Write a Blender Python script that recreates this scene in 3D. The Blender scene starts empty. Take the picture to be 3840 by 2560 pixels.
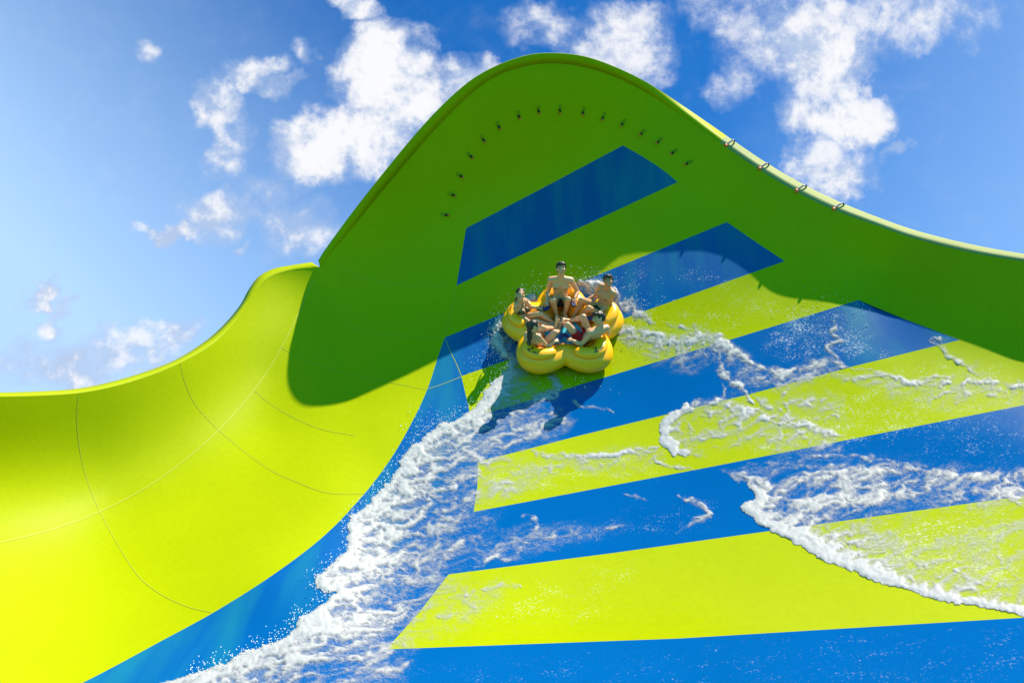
import bpy, bmesh, math, random
import numpy as np
from mathutils import Vector, Matrix
from mathutils.geometry import delaunay_2d_cdt

random.seed(7)
rng = np.random.default_rng(7)
scene = bpy.context.scene
COL = scene.collection
R = math.radians

# ------------------------------------------------------------------ camera frame
F = 3014.0                      # focal length in reference pixels (3840 wide)
PITCH = R(12)
CAMZ = 5.0
Fw = np.array([0, math.cos(PITCH), math.sin(PITCH)])
Uw = np.array([0, -math.sin(PITCH), math.cos(PITCH)])
Rw = np.array([1.0, 0, 0])
CAM = np.array([0, 0, CAMZ])

def to_world(x, y, z):
    x, y, z = (np.asarray(a, float) for a in (x, y, z))
    return CAM + x[..., None]*Rw + y[..., None]*Uw + z[..., None]*Fw

def vec_world(v):
    return v[0]*Rw + v[1]*Uw + v[2]*Fw

SUN_C = np.array([0.40, 0.89, 0.20]); SUN_C /= np.linalg.norm(SUN_C)
SUN_W = vec_world(SUN_C)

# ------------------------------------------------------------------ helpers
def link(o):
    COL.objects.link(o); return o

def mesh_obj(name, verts, faces, mats, parent=None, smooth=True, mat_idx=None):
    me = bpy.data.meshes.new(name)
    me.from_pydata([tuple(v) for v in verts], [], [tuple(f) for f in faces])
    if not isinstance(mats, (list, tuple)): mats = [mats]
    for m in mats: me.materials.append(m)
    if mat_idx is not None: me.polygons.foreach_set('material_index', np.asarray(mat_idx, np.int32))
    if smooth: me.polygons.foreach_set('use_smooth', [True]*len(me.polygons))
    me.update()
    o = bpy.data.objects.new(name, me); link(o)
    if parent is not None: o.parent = parent
    return o

def bm_obj(name, bm, mats, parent=None, smooth=True):
    me = bpy.data.meshes.new(name); bm.to_mesh(me); bm.free()
    if not isinstance(mats, (list, tuple)): mats = [mats]
    for m in mats: me.materials.append(m)
    if smooth: me.polygons.foreach_set('use_smooth', [True]*len(me.polygons))
    o = bpy.data.objects.new(name, me); link(o)
    if parent is not None: o.parent = parent
    return o

def empty(name, mat=None):
    o = bpy.data.objects.new(name, None); o.empty_display_size = 0.2; link(o)
    if mat is not None: o.matrix_world = mat
    return o

def tag(o, label=None, cat=None, group=None, kind=None):
    if label: o['label'] = label
    if cat: o['category'] = cat
    if group: o['group'] = group
    if kind: o['kind'] = kind
    return o

def catmull(pts, n=12, closed=False):
    P = np.array(pts, float); out = []
    N = len(P); segs = N if closed else N-1
    for i in range(segs):
        if closed: p0, p1, p2, p3 = P[(i-1) % N], P[i], P[(i+1) % N], P[(i+2) % N]
        else:
            p1, p2 = P[i], P[i+1]
            p0 = P[i-1] if i > 0 else 2*p1-p2
            p3 = P[i+2] if i+2 < N else 2*p2-p1
        # centripetal-ish: scale tangents by chord
        d = np.linalg.norm(p2-p1)+1e-9
        m1 = (p2-p0)/(np.linalg.norm(p2-p1)+np.linalg.norm(p1-p0)+1e-9)*d
        m2 = (p3-p1)/(np.linalg.norm(p3-p2)+np.linalg.norm(p2-p1)+1e-9)*d
        for k in range(n):
            t = k/n
            h = (2*t**3-3*t**2+1, t**3-2*t**2+t, -2*t**3+3*t**2, t**3-t**2)
            out.append(h[0]*p1+h[1]*m1+h[2]*p2+h[3]*m2)
    if not closed: out.append(P[-1])
    return np.array(out)

def resample(P, step):
    P = np.asarray(P, float)
    d = np.r_[0, np.cumsum(np.linalg.norm(np.diff(P, axis=0), axis=1))]
    n = max(2, int(round(d[-1]/step))+1)
    s = np.linspace(0, d[-1], n)
    return np.stack([np.interp(s, d, P[:, k]) for k in range(P.shape[1])], 1)

def inpoly(px, py, poly):
    px = np.asarray(px); py = np.asarray(py); c = np.zeros(px.shape, bool)
    n = len(poly); j = n-1
    for i in range(n):
        xi, yi = poly[i]; xj, yj = poly[j]
        if yi != yj:
            m = ((yi > py) != (yj > py)) & (px < (xj-xi)*(py-yi)/(yj-yi)+xi)
            c ^= m
        j = i
    return c

# numpy gradient noise (3D)
_perm = rng.permutation(256); _perm = np.r_[_perm, _perm, _perm]
_grad = rng.normal(size=(256, 3)); _grad /= np.linalg.norm(_grad, axis=1)[:, None]
def pnoise(P):
    P = np.asarray(P, float); i = np.floor(P).astype(int); f = P-i; i &= 255
    u = f*f*f*(f*(f*6-15)+10); r = 0
    for dx in (0, 1):
        for dy in (0, 1):
            for dz in (0, 1):
                h = _perm[_perm[_perm[(i[..., 0]+dx) & 255]+((i[..., 1]+dy) & 255)]+((i[..., 2]+dz) & 255)] & 255
                g = _grad[h]
                d = g[..., 0]*(f[..., 0]-dx)+g[..., 1]*(f[..., 1]-dy)+g[..., 2]*(f[..., 2]-dz)
                w = (u[..., 0] if dx else 1-u[..., 0])*(u[..., 1] if dy else 1-u[..., 1])*(u[..., 2] if dz else 1-u[..., 2])
                r = r+w*d
    return r*1.6
def fbm(P, o=4):
    P = np.asarray(P, float); r = 0; a = 1; s = 0
    for k in range(o):
        r = r+a*pnoise(P*2**k+17.3*k); s += a; a *= .5
    return r/s

# ------------------------------------------------------------------ slide surface
# profile of the wave wall (camera-frame y,z), flat at the foot, past vertical at the top
Z0, SL0 = 14.0, math.tan(R(46))
ZB, YB, SB = 8.31, -3.52, 0.20
RA = 7.1
def profile():
    pts = []
    for u in np.linspace(-4.2, 5.69, 60):
        z = ZB+u
        y = YB+SB*u+(0.0734*u*u if u > 0 else 0.012*u*u)
        pts.append((z, y))
    a0 = R(46)
    for a in np.linspace(R(46), R(112), 50)[1:]:
        pts.append((Z0+RA*(math.sin(a)-math.sin(a0)), RA*(math.cos(a0)-math.cos(a))))
    return np.array(pts)
_pf = profile(); _py = 1280-F*_pf[:, 1]/_pf[:, 0]
def slice_depth(py):
    return np.interp(-np.asarray(py, float), -_py, _pf[:, 0])
def gx(px):
    return np.interp(px, [1300, 2100, 2500, 2720, 3200, 3840, 4600, 5200], [1, 1, .982, .958, .915, .85, .78, .73])

ctrl = []
for x in (1420, 1750, 2100, 2450, 2800, 3150, 3500, 3840, 4300, 4900):
    for y in (1600, 1800, 2050, 2300, 2560, 2900, 3400):
        ctrl.append((x, y, float(slice_depth(y)*gx(x)*np.interp(y, [1550, 1900], [1.008, 1]))))
# upper wall: steep part and rim (depths agree with the length of the shadow the rim throws)
ctrl += [(x, y, float(slice_depth(y)*gx(x))) for x, y in ((2100, 1230), (2150, 900), (2350, 800), (2200, 677), (2500, 700), (2350, 560))]
ctrl += [(1112, 1250, 14.25), (1130, 1350, 13.95), (1190, 1440, 13.6), (1310, 1485, 13.4), (1450, 1430, 13.55), (1645, 1330, 13.9),
 (1850, 1225, 14.3), (2150, 1060, 14.84), (2300, 990, 14.9), (2500, 950, 14.88), (2640, 975, 14.65), (2820, 1025, 14.28), (2917, 1073, 14.05),
 (3163, 1143, 13.43), (3492, 1238, 12.6), (3605, 1273, 12.3), (3840, 1336, 11.72), (4400, 1450, 10.4), (4900, 1550, 9.5)]
ctrl += [(1200, 1000, 14.95), (1386, 760, 14.9), (1553, 575, 14.78), (1751, 375, 14.72), (1925, 265, 14.82), (2091, 238, 15.1), (2294, 284, 15.45), (2466, 372, 15.65), (2675, 518, 15.4), (2945, 696, 14.65), (3270, 839, 13.75), (3591, 936, 12.9), (3939, 995, 12.0), (4400, 1052, 11.0), (4900, 1110, 10.1)]
ctrl += [(1620, 888, 15.1), (1850, 700, 15.4), (2700, 760, 15.2), (1400, 1010, 14.98), (3300, 1020, 13.72), (3840, 1160, 12.1), (1260, 1000, 14.93)]
W = [  # left wing: wall of the run-out turning towards the viewer
 (1260, 1200, 14.6),
 (1038, 1030, 14.7), (940, 1130, 14.1), (1000, 1400, 13.75), (1000, 1600, 13.0), (1000, 1850, 11.55), (1000, 2200, 9.6), (1000, 2560, 8.3),
 (870, 1219, 13.6), (793, 1293, 13.1), (677, 1360, 12.55), (680, 1550, 12.42), (680, 1800, 11.82), (680, 2050, 10.6), (680, 2300, 9.4), (680, 2560, 8.25), (680, 3000, 6.7),
 (421, 1451, 11.65), (421, 1620, 11.64), (400, 1850, 11.35), (375, 2100, 10.4), (375, 2350, 9.2), (375, 2560, 8.3), (375, 3000, 6.75),
 (0, 1488, 10.3), (0, 1680, 10.4), (0, 1850, 10.34), (0, 2050, 9.85), (0, 2300, 8.95), (0, 2560, 8.05), (0, 3000, 6.7), (0, 3400, 5.6),
 (-450, 1490, 8.9), (-450, 1750, 9.1), (-450, 2100, 8.7), (-450, 2560, 7.5), (-450, 3200, 6.0),
 (-950, 1480, 7.7), (-950, 1900, 7.9), (-950, 2560, 7.0), (-950, 3400, 5.5),
 (1250, 1850, 11.3), (1250, 2200, 9.6), (1250, 2900, 7.0), (800, 3400, 5.55)]
LAM = np.array([.0015]*len(ctrl)+[.035]*len(W))
ctrl += W
ctrl = np.array(ctrl)

def tps_fit(c, lam):
    X = c[:, :2]/1000.0; w = 10.0/c[:, 2]; n = len(X)
    d2 = ((X[:, None]-X[None])**2).sum(-1)
    K = np.where(d2 > 0, 0.5*d2*np.log(d2+1e-12), 0)+np.diag(np.broadcast_to(lam, (n,)))
    P = np.c_[np.ones(n), X]
    A = np.block([[K, P], [P.T, np.zeros((3, 3))]])
    s = np.linalg.solve(A, np.r_[w, 0, 0, 0])
    return X, s
_TX, _TS = tps_fit(ctrl, LAM)
def depth(px, py):
    px = np.asarray(px, float); py = np.asarray(py, float); sh = px.shape
    q = np.c_[px.ravel(), py.ravel()]/1000.0; out = np.empty(len(q)); n = len(_TX)
    for i in range(0, len(q), 20000):
        b = q[i:i+20000]
        d2 = ((b[:, None]-_TX[None])**2).sum(-1)
        K = np.where(d2 > 0, 0.5*d2*np.log(d2+1e-12), 0)
        out[i:i+20000] = K@_TS[:n]+_TS[n]+b@_TS[n+1:]
    return (10.0/out).reshape(sh)
def cam_pt(px, py, z):
    return (np.asarray(px, float)-1920)/F*z, (1280-np.asarray(py, float))/F*z, z
def surf(px, py, h=0.0):
    """world point(s) on the slide surface, lifted h metres along the normal"""
    px = np.asarray(px, float); py = np.asarray(py, float)
    P = to_world(*cam_pt(px, py, depth(px, py)))
    if np.any(np.asarray(h) != 0):
        P = P+surf_n(px, py)*np.asarray(h)[..., None]
    return P
def surf_n(px, py):
    px = np.asarray(px, float); py = np.asarray(py, float); e = 6.0
    a = to_world(*cam_pt(px+e, py, depth(px+e, py)))-to_world(*cam_pt(px-e, py, depth(px-e, py)))
    b = to_world(*cam_pt(px, py-e, depth(px, py-e)))-to_world(*cam_pt(px, py+e, depth(px, py+e)))
    n = np.cross(a, b); return n/np.linalg.norm(n, axis=-1)[..., None]

RIM_IN_WING = [(-950, 1490), (-450, 1494), (0, 1488), (150, 1484), (295, 1474), (421, 1451), (561, 1409), (677, 1360), (793, 1293), (870, 1219), (926, 1142), (961, 1086), (996, 1051), (1038, 1030), (1109, 1011), (1200, 1004)]
RIM_OUT_WING = [(-950, 1472), (-450, 1476), (0, 1472), (140, 1468), (281, 1459), (398, 1437), (540, 1396), (660, 1349), (770, 1280), (842, 1216), (900, 1146), (936, 1082), (972, 1037), (1025, 1009), (1095, 995), (1168, 984)]
RIM_IN = [(1200, 1002), (1240, 950), (1330, 842), (1440, 707), (1629, 488), (1777, 343), (1878, 277), (1999, 243), (2091, 238), (2193, 252), (2300, 286), (2420, 345), (2560, 437), (2714, 545), (2847, 636), (2988, 720), (3128, 787), (3282, 843), (3423, 892), (3633, 945), (3840, 980), (4200, 1030), (4900, 1110)]
RIM_OUT = [(1194, 976), (1222, 932), (1296, 830), (1393, 705), (1595, 462), (1748, 315), (1860, 248), (1985, 206), (2091, 200), (2196, 213), (2308, 252), (2432, 313), (2582, 412), (2738, 520), (2868, 608), (3008, 690), (3148, 758), (3298, 818), (3437, 866), (3640, 917), (3840, 953), (4204, 1005), (4905, 1088)]

WING_EDGE = [(1668, 1265), (1645, 1331), (1603, 1458), (1545, 1582), (1469, 1714), (1371, 1845), (1224, 2000), (1045, 2139), (816, 2286), (604, 2402), (326, 2550), (0, 2700), (-400, 2860), (-960, 3060)]
B0 = [(1748, 856), (2040, 703), (2336, 546), (2404, 584), (2465, 623), (2505, 652), (2540, 683), (2200, 841), (1860, 1000), (1712, 1070), (1730, 965)]
DIAG = [(2726, 833), (2835, 908), (2942, 979), (3080, 1058), (3220, 1125), (3400, 1200), (3599, 1274), (4150, 1450), (4910, 1640)]
Y1 = [(1730, 1410), (2342, 1193), (2942, 979), (3080, 1058), (3220, 1125), (2749, 1270), (2467, 1355), (2190, 1437), (2110, 1463), (1768, 1566), (1758, 1530)]
Y2 = [(1791, 1731), (2171, 1633), (2808, 1478), (3200, 1373), (3599, 1274), (4150, 1450), (3840, 1518), (2678, 1747), (1776, 1918), (1790, 1820)]
Y3 = [(1682, 2152), (2300, 2072), (2890, 1989), (3840, 1858), (4910, 1705), (4910, 2250), (3840, 2314), (2547, 2392), (1448, 2433), (1575, 2290)]
wing_edge = catmull(WING_EDGE, 8)
BASE = [tuple(p) for p in [(1668, 1265), (2300, 1007)]]+DIAG+[(4910, 3410), (-960, 3410)]+[tuple(p) for p in wing_edge[::-1][:-1]]
# ------------------------------------------------------------------ materials
def new_mat(name):
    m = bpy.data.materials.new(name); m.use_nodes = True
    nt = m.node_tree; b = nt.nodes['Principled BSDF']
    return m, nt, b
def N(nt, t, **kw):
    n = nt.nodes.new(t)
    for k, v in kw.items(): setattr(n, k, v)
    return n
def simple(name, col, rough=0.5, metal=0.0, spec=0.5, coat=0.0, var=0.0, vscale=8.0, bump=0.0):
    m, nt, b = new_mat(name)
    b.inputs['Base Color'].default_value = (*col, 1); b.inputs['Roughness'].default_value = rough
    b.inputs['Metallic'].default_value = metal; b.inputs['Specular IOR Level'].default_value = spec
    b.inputs['Coat Weight'].default_value = coat
    tc = N(nt, 'ShaderNodeTexCoord'); no = N(nt, 'ShaderNodeTexNoise')
    no.inputs['Scale'].default_value = vscale; no.inputs['Detail'].default_value = 5
    nt.links.new(tc.outputs['Object'], no.inputs['Vector'])
    if var > 0:
        mr = N(nt, 'ShaderNodeMapRange'); mr.inputs['To Min'].default_value = 1-var; mr.inputs['To Max'].default_value = 1+var
        nt.links.new(no.outputs['Fac'], mr.inputs['Value'])
        mx = N(nt, 'ShaderNodeVectorMath', operation='SCALE'); mx.inputs[0].default_value = col
        nt.links.new(mr.outputs[0], mx.inputs['Scale']); nt.links.new(mx.outputs[0], b.inputs['Base Color'])
    if bump > 0:
        bp = N(nt, 'ShaderNodeBump'); bp.inputs['Strength'].default_value = bump; bp.inputs['Distance'].default_value = 0.01
        nt.links.new(no.outputs['Fac'], bp.inputs['Height']); nt.links.new(bp.outputs[0], b.inputs['Normal'])
    return m

def gelcoat(name, col, rough=0.46, wetbump=1.0, film_sheen=None):
    """slide gel coat: faint mottling, scuffs, and a rippled water layer where the 'wet' attribute says so"""
    m, nt, b = new_mat(name); L = nt.links.new
    tc = N(nt, 'ShaderNodeTexCoord')
    n1 = N(nt, 'ShaderNodeTexNoise'); n1.inputs['Scale'].default_value = 0.7; n1.inputs['Detail'].default_value = 4
    n2 = N(nt, 'ShaderNodeTexNoise'); n2.inputs['Scale'].default_value = 14; n2.inputs['Detail'].default_value = 6
    L(tc.outputs['Object'], n1.inputs['Vector']); L(tc.outputs['Object'], n2.inputs['Vector'])
    mr = N(nt, 'ShaderNodeMapRange'); mr.inputs['To Min'].default_value = .92; mr.inputs['To Max'].default_value = 1.08
    L(n1.outputs['Fac'], mr.inputs['Value'])
    mr2 = N(nt, 'ShaderNodeMapRange'); mr2.inputs['To Min'].default_value = .93; mr2.inputs['To Max'].default_value = 1.07
    L(n2.outputs['Fac'], mr2.inputs['Value'])
    mm = N(nt, 'ShaderNodeMath', operation='MULTIPLY'); L(mr.outputs[0], mm.inputs[0]); L(mr2.outputs[0], mm.inputs[1])
    sc = N(nt, 'ShaderNodeVectorMath', operation='SCALE'); sc.inputs[0].default_value = col
    L(mm.outputs[0], sc.inputs['Scale'])
    if film_sheen:      # wet streaks down the wall, their teal reflection mixed into the colour
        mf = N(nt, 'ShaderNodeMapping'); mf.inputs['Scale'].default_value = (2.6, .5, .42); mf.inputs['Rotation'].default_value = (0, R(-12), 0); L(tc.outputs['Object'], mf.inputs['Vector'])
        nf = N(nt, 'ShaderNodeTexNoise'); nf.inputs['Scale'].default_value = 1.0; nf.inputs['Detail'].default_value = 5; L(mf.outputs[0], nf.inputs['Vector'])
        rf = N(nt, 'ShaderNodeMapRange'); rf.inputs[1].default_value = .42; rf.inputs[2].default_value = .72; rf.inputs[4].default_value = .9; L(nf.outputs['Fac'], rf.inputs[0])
        mf2 = N(nt, 'ShaderNodeMix', data_type='RGBA'); wf = N(nt, 'ShaderNodeAttribute', attribute_name='wet'); iv_ = N(nt, 'ShaderNodeMath', operation='SUBTRACT'); iv_.inputs[0].default_value = 1.0; L(wf.outputs['Fac'], iv_.inputs[1]); mw_ = N(nt, 'ShaderNodeMath', operation='MULTIPLY'); L(rf.outputs[0], mw_.inputs[0]); L(iv_.outputs[0], mw_.inputs[1]); L(mw_.outputs[0], mf2.inputs[0]); L(sc.outputs[0], mf2.inputs[6]); mf2.inputs[7].default_value = (*film_sheen, 1)
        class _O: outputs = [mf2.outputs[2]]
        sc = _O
    at = N(nt, 'ShaderNodeAttribute', attribute_name='wet')
    # roughness: dry satin, wet glossy
    rr = N(nt, 'ShaderNodeMapRange'); rr.inputs['To Min'].default_value = rough; rr.inputs['To Max'].default_value = 0.07
    L(at.outputs['Fac'], rr.inputs['Value'])
    ra = N(nt, 'ShaderNodeMapRange'); ra.inputs['To Min'].default_value = -.06; ra.inputs['To Max'].default_value = .08
    L(n1.outputs['Fac'], ra.inputs['Value'])
    ad = N(nt, 'ShaderNodeMath', operation='ADD'); L(rr.outputs[0], ad.inputs[0]); L(ra.outputs[0], ad.inputs[1])
    L(ad.outputs[0], b.inputs['Roughness'])
    # ripple bump of the running water layer
    mp = N(nt, 'ShaderNodeMapping'); mp.inputs['Rotation'].default_value = (0, 0, R(35)); mp.inputs['Scale'].default_value = (1, 1.8, 1.4)
    L(tc.outputs['Object'], mp.inputs['Vector'])
    w1 = N(nt, 'ShaderNodeTexNoise'); w1.inputs['Scale'].default_value = 9; w1.inputs['Detail'].default_value = 6; w1.inputs['Roughness'].default_value = .65
    L(mp.outputs[0], w1.inputs['Vector'])
    st = N(nt, 'ShaderNodeMath', operation='MULTIPLY'); st.inputs[1].default_value = 0.16*wetbump
    L(at.outputs['Fac'], st.inputs[0])
    bp = N(nt, 'ShaderNodeBump'); bp.inputs['Distance'].default_value = 0.02
    L(st.outputs[0], bp.inputs['Strength']); L(w1.outputs['Fac'], bp.inputs['Height'])
    L(bp.outputs[0], b.inputs['Normal'])
    # bubbles carried by the water layer
    ak = N(nt, 'ShaderNodeAttribute', attribute_name='speck')
    vo = N(nt, 'ShaderNodeTexNoise'); vo.inputs['Scale'].default_value = 34; vo.inputs['Detail'].default_value = 4; vo.inputs['Roughness'].default_value = .75
    L(tc.outputs['Object'], vo.inputs['Vector'])
    pm = N(nt, 'ShaderNodeTexNoise'); pm.inputs['Scale'].default_value = 3.2; pm.inputs['Detail'].default_value = 4
    L(mp.outputs[0], pm.inputs['Vector'])
    s1 = N(nt, 'ShaderNodeMath', operation='MULTIPLY_ADD'); L(ak.outputs['Fac'], s1.inputs[0]); s1.inputs[1].default_value = .16; L(vo.outputs['Fac'], s1.inputs[2])
    s2 = N(nt, 'ShaderNodeMath', operation='MULTIPLY_ADD'); L(pm.outputs['Fac'], s2.inputs[0]); s2.inputs[1].default_value = .35; L(s1.outputs[0], s2.inputs[2])
    th = N(nt, 'ShaderNodeMapRange'); th.inputs[1].default_value = .83; th.inputs[2].default_value = 1.0; th.inputs[4].default_value = .75
    L(s2.outputs[0], th.inputs[0])
    gk = N(nt, 'ShaderNodeMath', operation='MULTIPLY'); L(th.outputs[0], gk.inputs[0])
    gs = N(nt, 'ShaderNodeMapRange'); gs.inputs[2].default_value = .25; L(ak.outputs['Fac'], gs.inputs[0]); L(gs.outputs[0], gk.inputs[1])
    mx = N(nt, 'ShaderNodeMix', data_type='RGBA'); L(gk.outputs[0], mx.inputs[0]); L(sc.outputs[0], mx.inputs[6]); mx.inputs[7].default_value = (.58, .61, .63, 1)
    L(mx.outputs[2], b.inputs['Base Color'])
    sp_ = N(nt, 'ShaderNodeMapRange'); sp_.inputs[3].default_value = .05; sp_.inputs[4].default_value = .22; sp_.inputs[1].default_value = .55; L(at.outputs['Fac'], sp_.inputs[0]); L(sp_.outputs[0], b.inputs['Specular IOR Level'])
    return m
M = {}
M['lime'] = gelcoat('lime_gelcoat', (0.295, 0.365, 0.0))
M['blue'] = gelcoat('blue_gelcoat', (0.0, 0.082, 0.285), film_sheen=(0.006, .15, .25))
M['flange'] = gelcoat('lime_flange', (0.295, 0.365, 0.0))
M['sheen'] = gelcoat('sheen_lime', (0.235, 0.285, 0.11), 0.5)  # paler lime for the right flange: sky sheen put into the colour
M['seam'] = simple('pale_sealant', (0.345, 0.40, 0.03), 0.5, spec=.1)

# ------------------------------------------------------------------ the slide
slide = empty('water_slide')
tag(slide, 'huge curved water slide wave wall, lime green with blue stripes and left run-out', 'water slide')

rimw = catmull(RIM_IN_WING, 8); rimb = catmull(RIM_IN, 10)
rim = np.vstack([rimw[:-1], rimb])
DOM = [tuple(p) for p in rim]+[(4905, 3405), (-955, 3405)]
def smoothed(x): return x
def build_wall():
    pts, edges = [], []
    def addpoly(P, closed=True):
        i0 = len(pts); n = len(P)
        for p in P: pts.append((float(p[0]), float(p[1])))
        for i in range(n if closed else n-1): edges.append((i0+i, i0+(i+1) % n))
    addpoly(resample(np.array(DOM+[DOM[0]]), 26)[:-1])
    for poly in (B0, Y1, Y2, Y3):
        P = np.array(poly+[poly[0]]); addpoly(resample(P, 1e9 if False else 40)[:-1] if False else np.vstack([resample(P[i:i+2], 60)[:-1] for i in range(len(P)-1)]))
    addpoly(np.vstack([resample(np.array(s), 60)[:-1] for s in (((1668, 1265), (2300, 1007)), ((2300, 1007), (2726, 833)))]+[np.array([[2726, 833]])]), False)
    addpoly(DIAG[:3], False); addpoly(DIAG[4:7], False); addpoly([(4150, 1450), (4910, 1640)], False)
    addpoly([p for p in wing_edge], False)
    step = 24
    gx_, gy_ = np.meshgrid(np.arange(-950, 4900, step), np.arange(150, 3400, step))
    gx_ = gx_+(np.arange(gx_.shape[0]) % 2)[:, None]*step/2
    g = np.c_[gx_.ravel(), gy_.ravel()]
    g = g[inpoly(g[:, 0], g[:, 1], DOM)]
    # keep grid away from constraint points
    cp = np.array(pts); keep = np.ones(len(g), bool)
    for i in range(0, len(g), 2000):
        d = ((g[i:i+2000, None]-cp[None])**2).sum(-1).min(1); keep[i:i+2000] = d > 100
    g = g[keep]
    allp = [Vector(p) for p in pts]+[Vector(p) for p in g.tolist()]
    v, e, f, *_ = delaunay_2d_cdt(allp, edges, [], 0, 0.05)
    v = np.array([(p.x, p.y) for p in v]); f = np.array([t for t in f if len(t) == 3])
    c = v[f].mean(1)
    ok = inpoly(c[:, 0], c[:, 1], DOM); f = f[ok]; c = c[ok]
    blue = inpoly(c[:, 0], c[:, 1], B0) | (inpoly(c[:, 0], c[:, 1], BASE) & ~inpoly(c[:, 0], c[:, 1], Y1) & ~inpoly(c[:, 0], c[:, 1], Y2) & ~inpoly(c[:, 0], c[:, 1], Y3))
    # orient towards camera
    a, b2, c2 = v[f[:, 0]], v[f[:, 1]], v[f[:, 2]]
    cr = (b2[:, 0]-a[:, 0])*(c2[:, 1]-a[:, 1])-(b2[:, 1]-a[:, 1])*(c2[:, 0]-a[:, 0])
    f = np.where((cr > 0)[:, None], f[:, ::-1], f)
    W3 = surf(v[:, 0], v[:, 1])
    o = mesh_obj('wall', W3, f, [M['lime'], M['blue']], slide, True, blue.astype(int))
    nn = surf_n(v[:, 0], v[:, 1])
    o.data.normals_split_custom_set_from_vertices([tuple(q) for q in nn])
    return o, v
wall, wall_px = build_wall()

def strip(name, A, B, mats, idx=None, thick=0.0):
    """quad strip between two equally long world polylines"""
    n = len(A); V = np.vstack([A, B]); Fc = [(i, i+1, n+i+1, n+i) for i in range(n-1)]
    o = mesh_obj(name, V, Fc, mats, slide, True, idx)
    if thick:
        s = o.modifiers.new('thickness', 'SOLIDIFY'); s.thickness = thick; s.offset = 0
    return o
# rim flange: turned outwards from the edge of the shell
def flange(RI, RO, dz_pts, name, n=10, sheen_from=None):
    a = catmull(RI, n); b = catmull(RO, n)
    za = depth(a[:, 0], a[:, 1]); zb = za+np.interp(b[:, 0], *zip(*dz_pts))
    A = to_world(*cam_pt(a[:, 0], a[:, 1], za)); B = to_world(*cam_pt(b[:, 0], b[:, 1], zb))
    idx = None; mats = [M['flange']]
    if sheen_from: mats = [M['flange'], M['sheen']]; idx = [1 if 0.5*(a[i, 0]+a[i+1, 0]) > sheen_from else 0 for i in range(len(a)-1)]
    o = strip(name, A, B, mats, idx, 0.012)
    return A, B
FLW = flange(RIM_IN_WING, RIM_OUT_WING, [(-950, .16), (0, .16), (1168, .16)], 'rim_flange', 8)
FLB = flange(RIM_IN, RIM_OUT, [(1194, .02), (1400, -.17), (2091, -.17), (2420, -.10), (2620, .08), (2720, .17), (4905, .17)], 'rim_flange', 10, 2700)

# panel seams
SEAMS = [
 [(-300, 2085), (0, 2032), (190, 1985), (375, 1917), (560, 1820), (700, 1718), (820, 1612), (930, 1490), (1020, 1365), (1090, 1235), (1145, 1120), (1175, 1050)],
 [(295, 1476), (288, 1560), (300, 1690), (332, 1815), (375, 1917), (430, 2020), (520, 2160), (600, 2225), (700, 2272), (795, 2296)],
 [(677, 1362), (692, 1430), (735, 1520), (820, 1612), (920, 1695), (1020, 1765), (1120, 1810), (1230, 1848), (1365, 1852)],
 [(950, 1462), (1010, 1510), (1100, 1565), (1210, 1610), (1330, 1632)],
 [(1050, 1300), (1120, 1340), (1240, 1385), (1330, 1405), (1470, 1435), (1600, 1462)],
 [(1250, 985), (1310, 1022), (1400, 1052), (1500, 1068), (1670, 1072)],
 [(1290, 1215), (1400, 1250), (1530, 1260), (1660, 1266)],
 [(1765, 770), (1748, 856)], [(1712, 1070), (1690, 1180), (1668, 1265)],
 [(1668, 1265), (1690, 1320), (1712, 1365), (1730, 1410)], [(1605, 1458), (1660, 1440), (1730, 1412)],
 [(1393, 708), (1420, 740), (1460, 790)],
 [(2540, 683), (2562, 702)],
]
def build_seam(P, w=0.009):
    P = resample(catmull(P, 10), 14)
    S = surf(P[:, 0], P[:, 1], np.full(len(P), .004)); Nn = surf_n(P[:, 0], P[:, 1])
    T = np.gradient(S, axis=0); side = np.cross(T, Nn); side /= np.linalg.norm(side, axis=1)[:, None]
    V = np.vstack([S-side*w, S, S+side*w]); n = len(S)
    Fc = [(i, i+1, n+i+1, n+i) for i in range(n-1)]+[(n+i, n+i+1, 2*n+i+1, 2*n+i) for i in range(n-1)]
    return mesh_obj('panel_seam', V, Fc, M['seam'], slide)
for k, s in enumerate(SEAMS): build_seam(s, .009 if k == 0 else .0045)
# ------------------------------------------------------------------ white water
def pl_dist(X, Y, P):
    """distance to polyline, and arc parameter 0..1"""
    P = np.asarray(P, float); best = np.full(X.shape, 1e9); par = np.zeros(X.shape)
    seg = np.linalg.norm(np.diff(P, axis=0), axis=1); cum = np.r_[0, np.cumsum(seg)]
    for i in range(len(P)-1):
        a, b = P[i], P[i+1]; d = b-a; l2 = (d**2).sum()+1e-9
        t = np.clip(((X-a[0])*d[0]+(Y-a[1])*d[1])/l2, 0, 1)
        q = np.hypot(X-a[0]-t*d[0], Y-a[1]-t*d[1]); m = q < best
        best[m] = q[m]; par[m] = (cum[i]+t[m]*seg[i])/cum[-1]
    return best, par
def sstep(x, a, b):
    t = np.clip((x-a)/(b-a), 0, 1); return t*t*(3-2*t)

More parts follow.
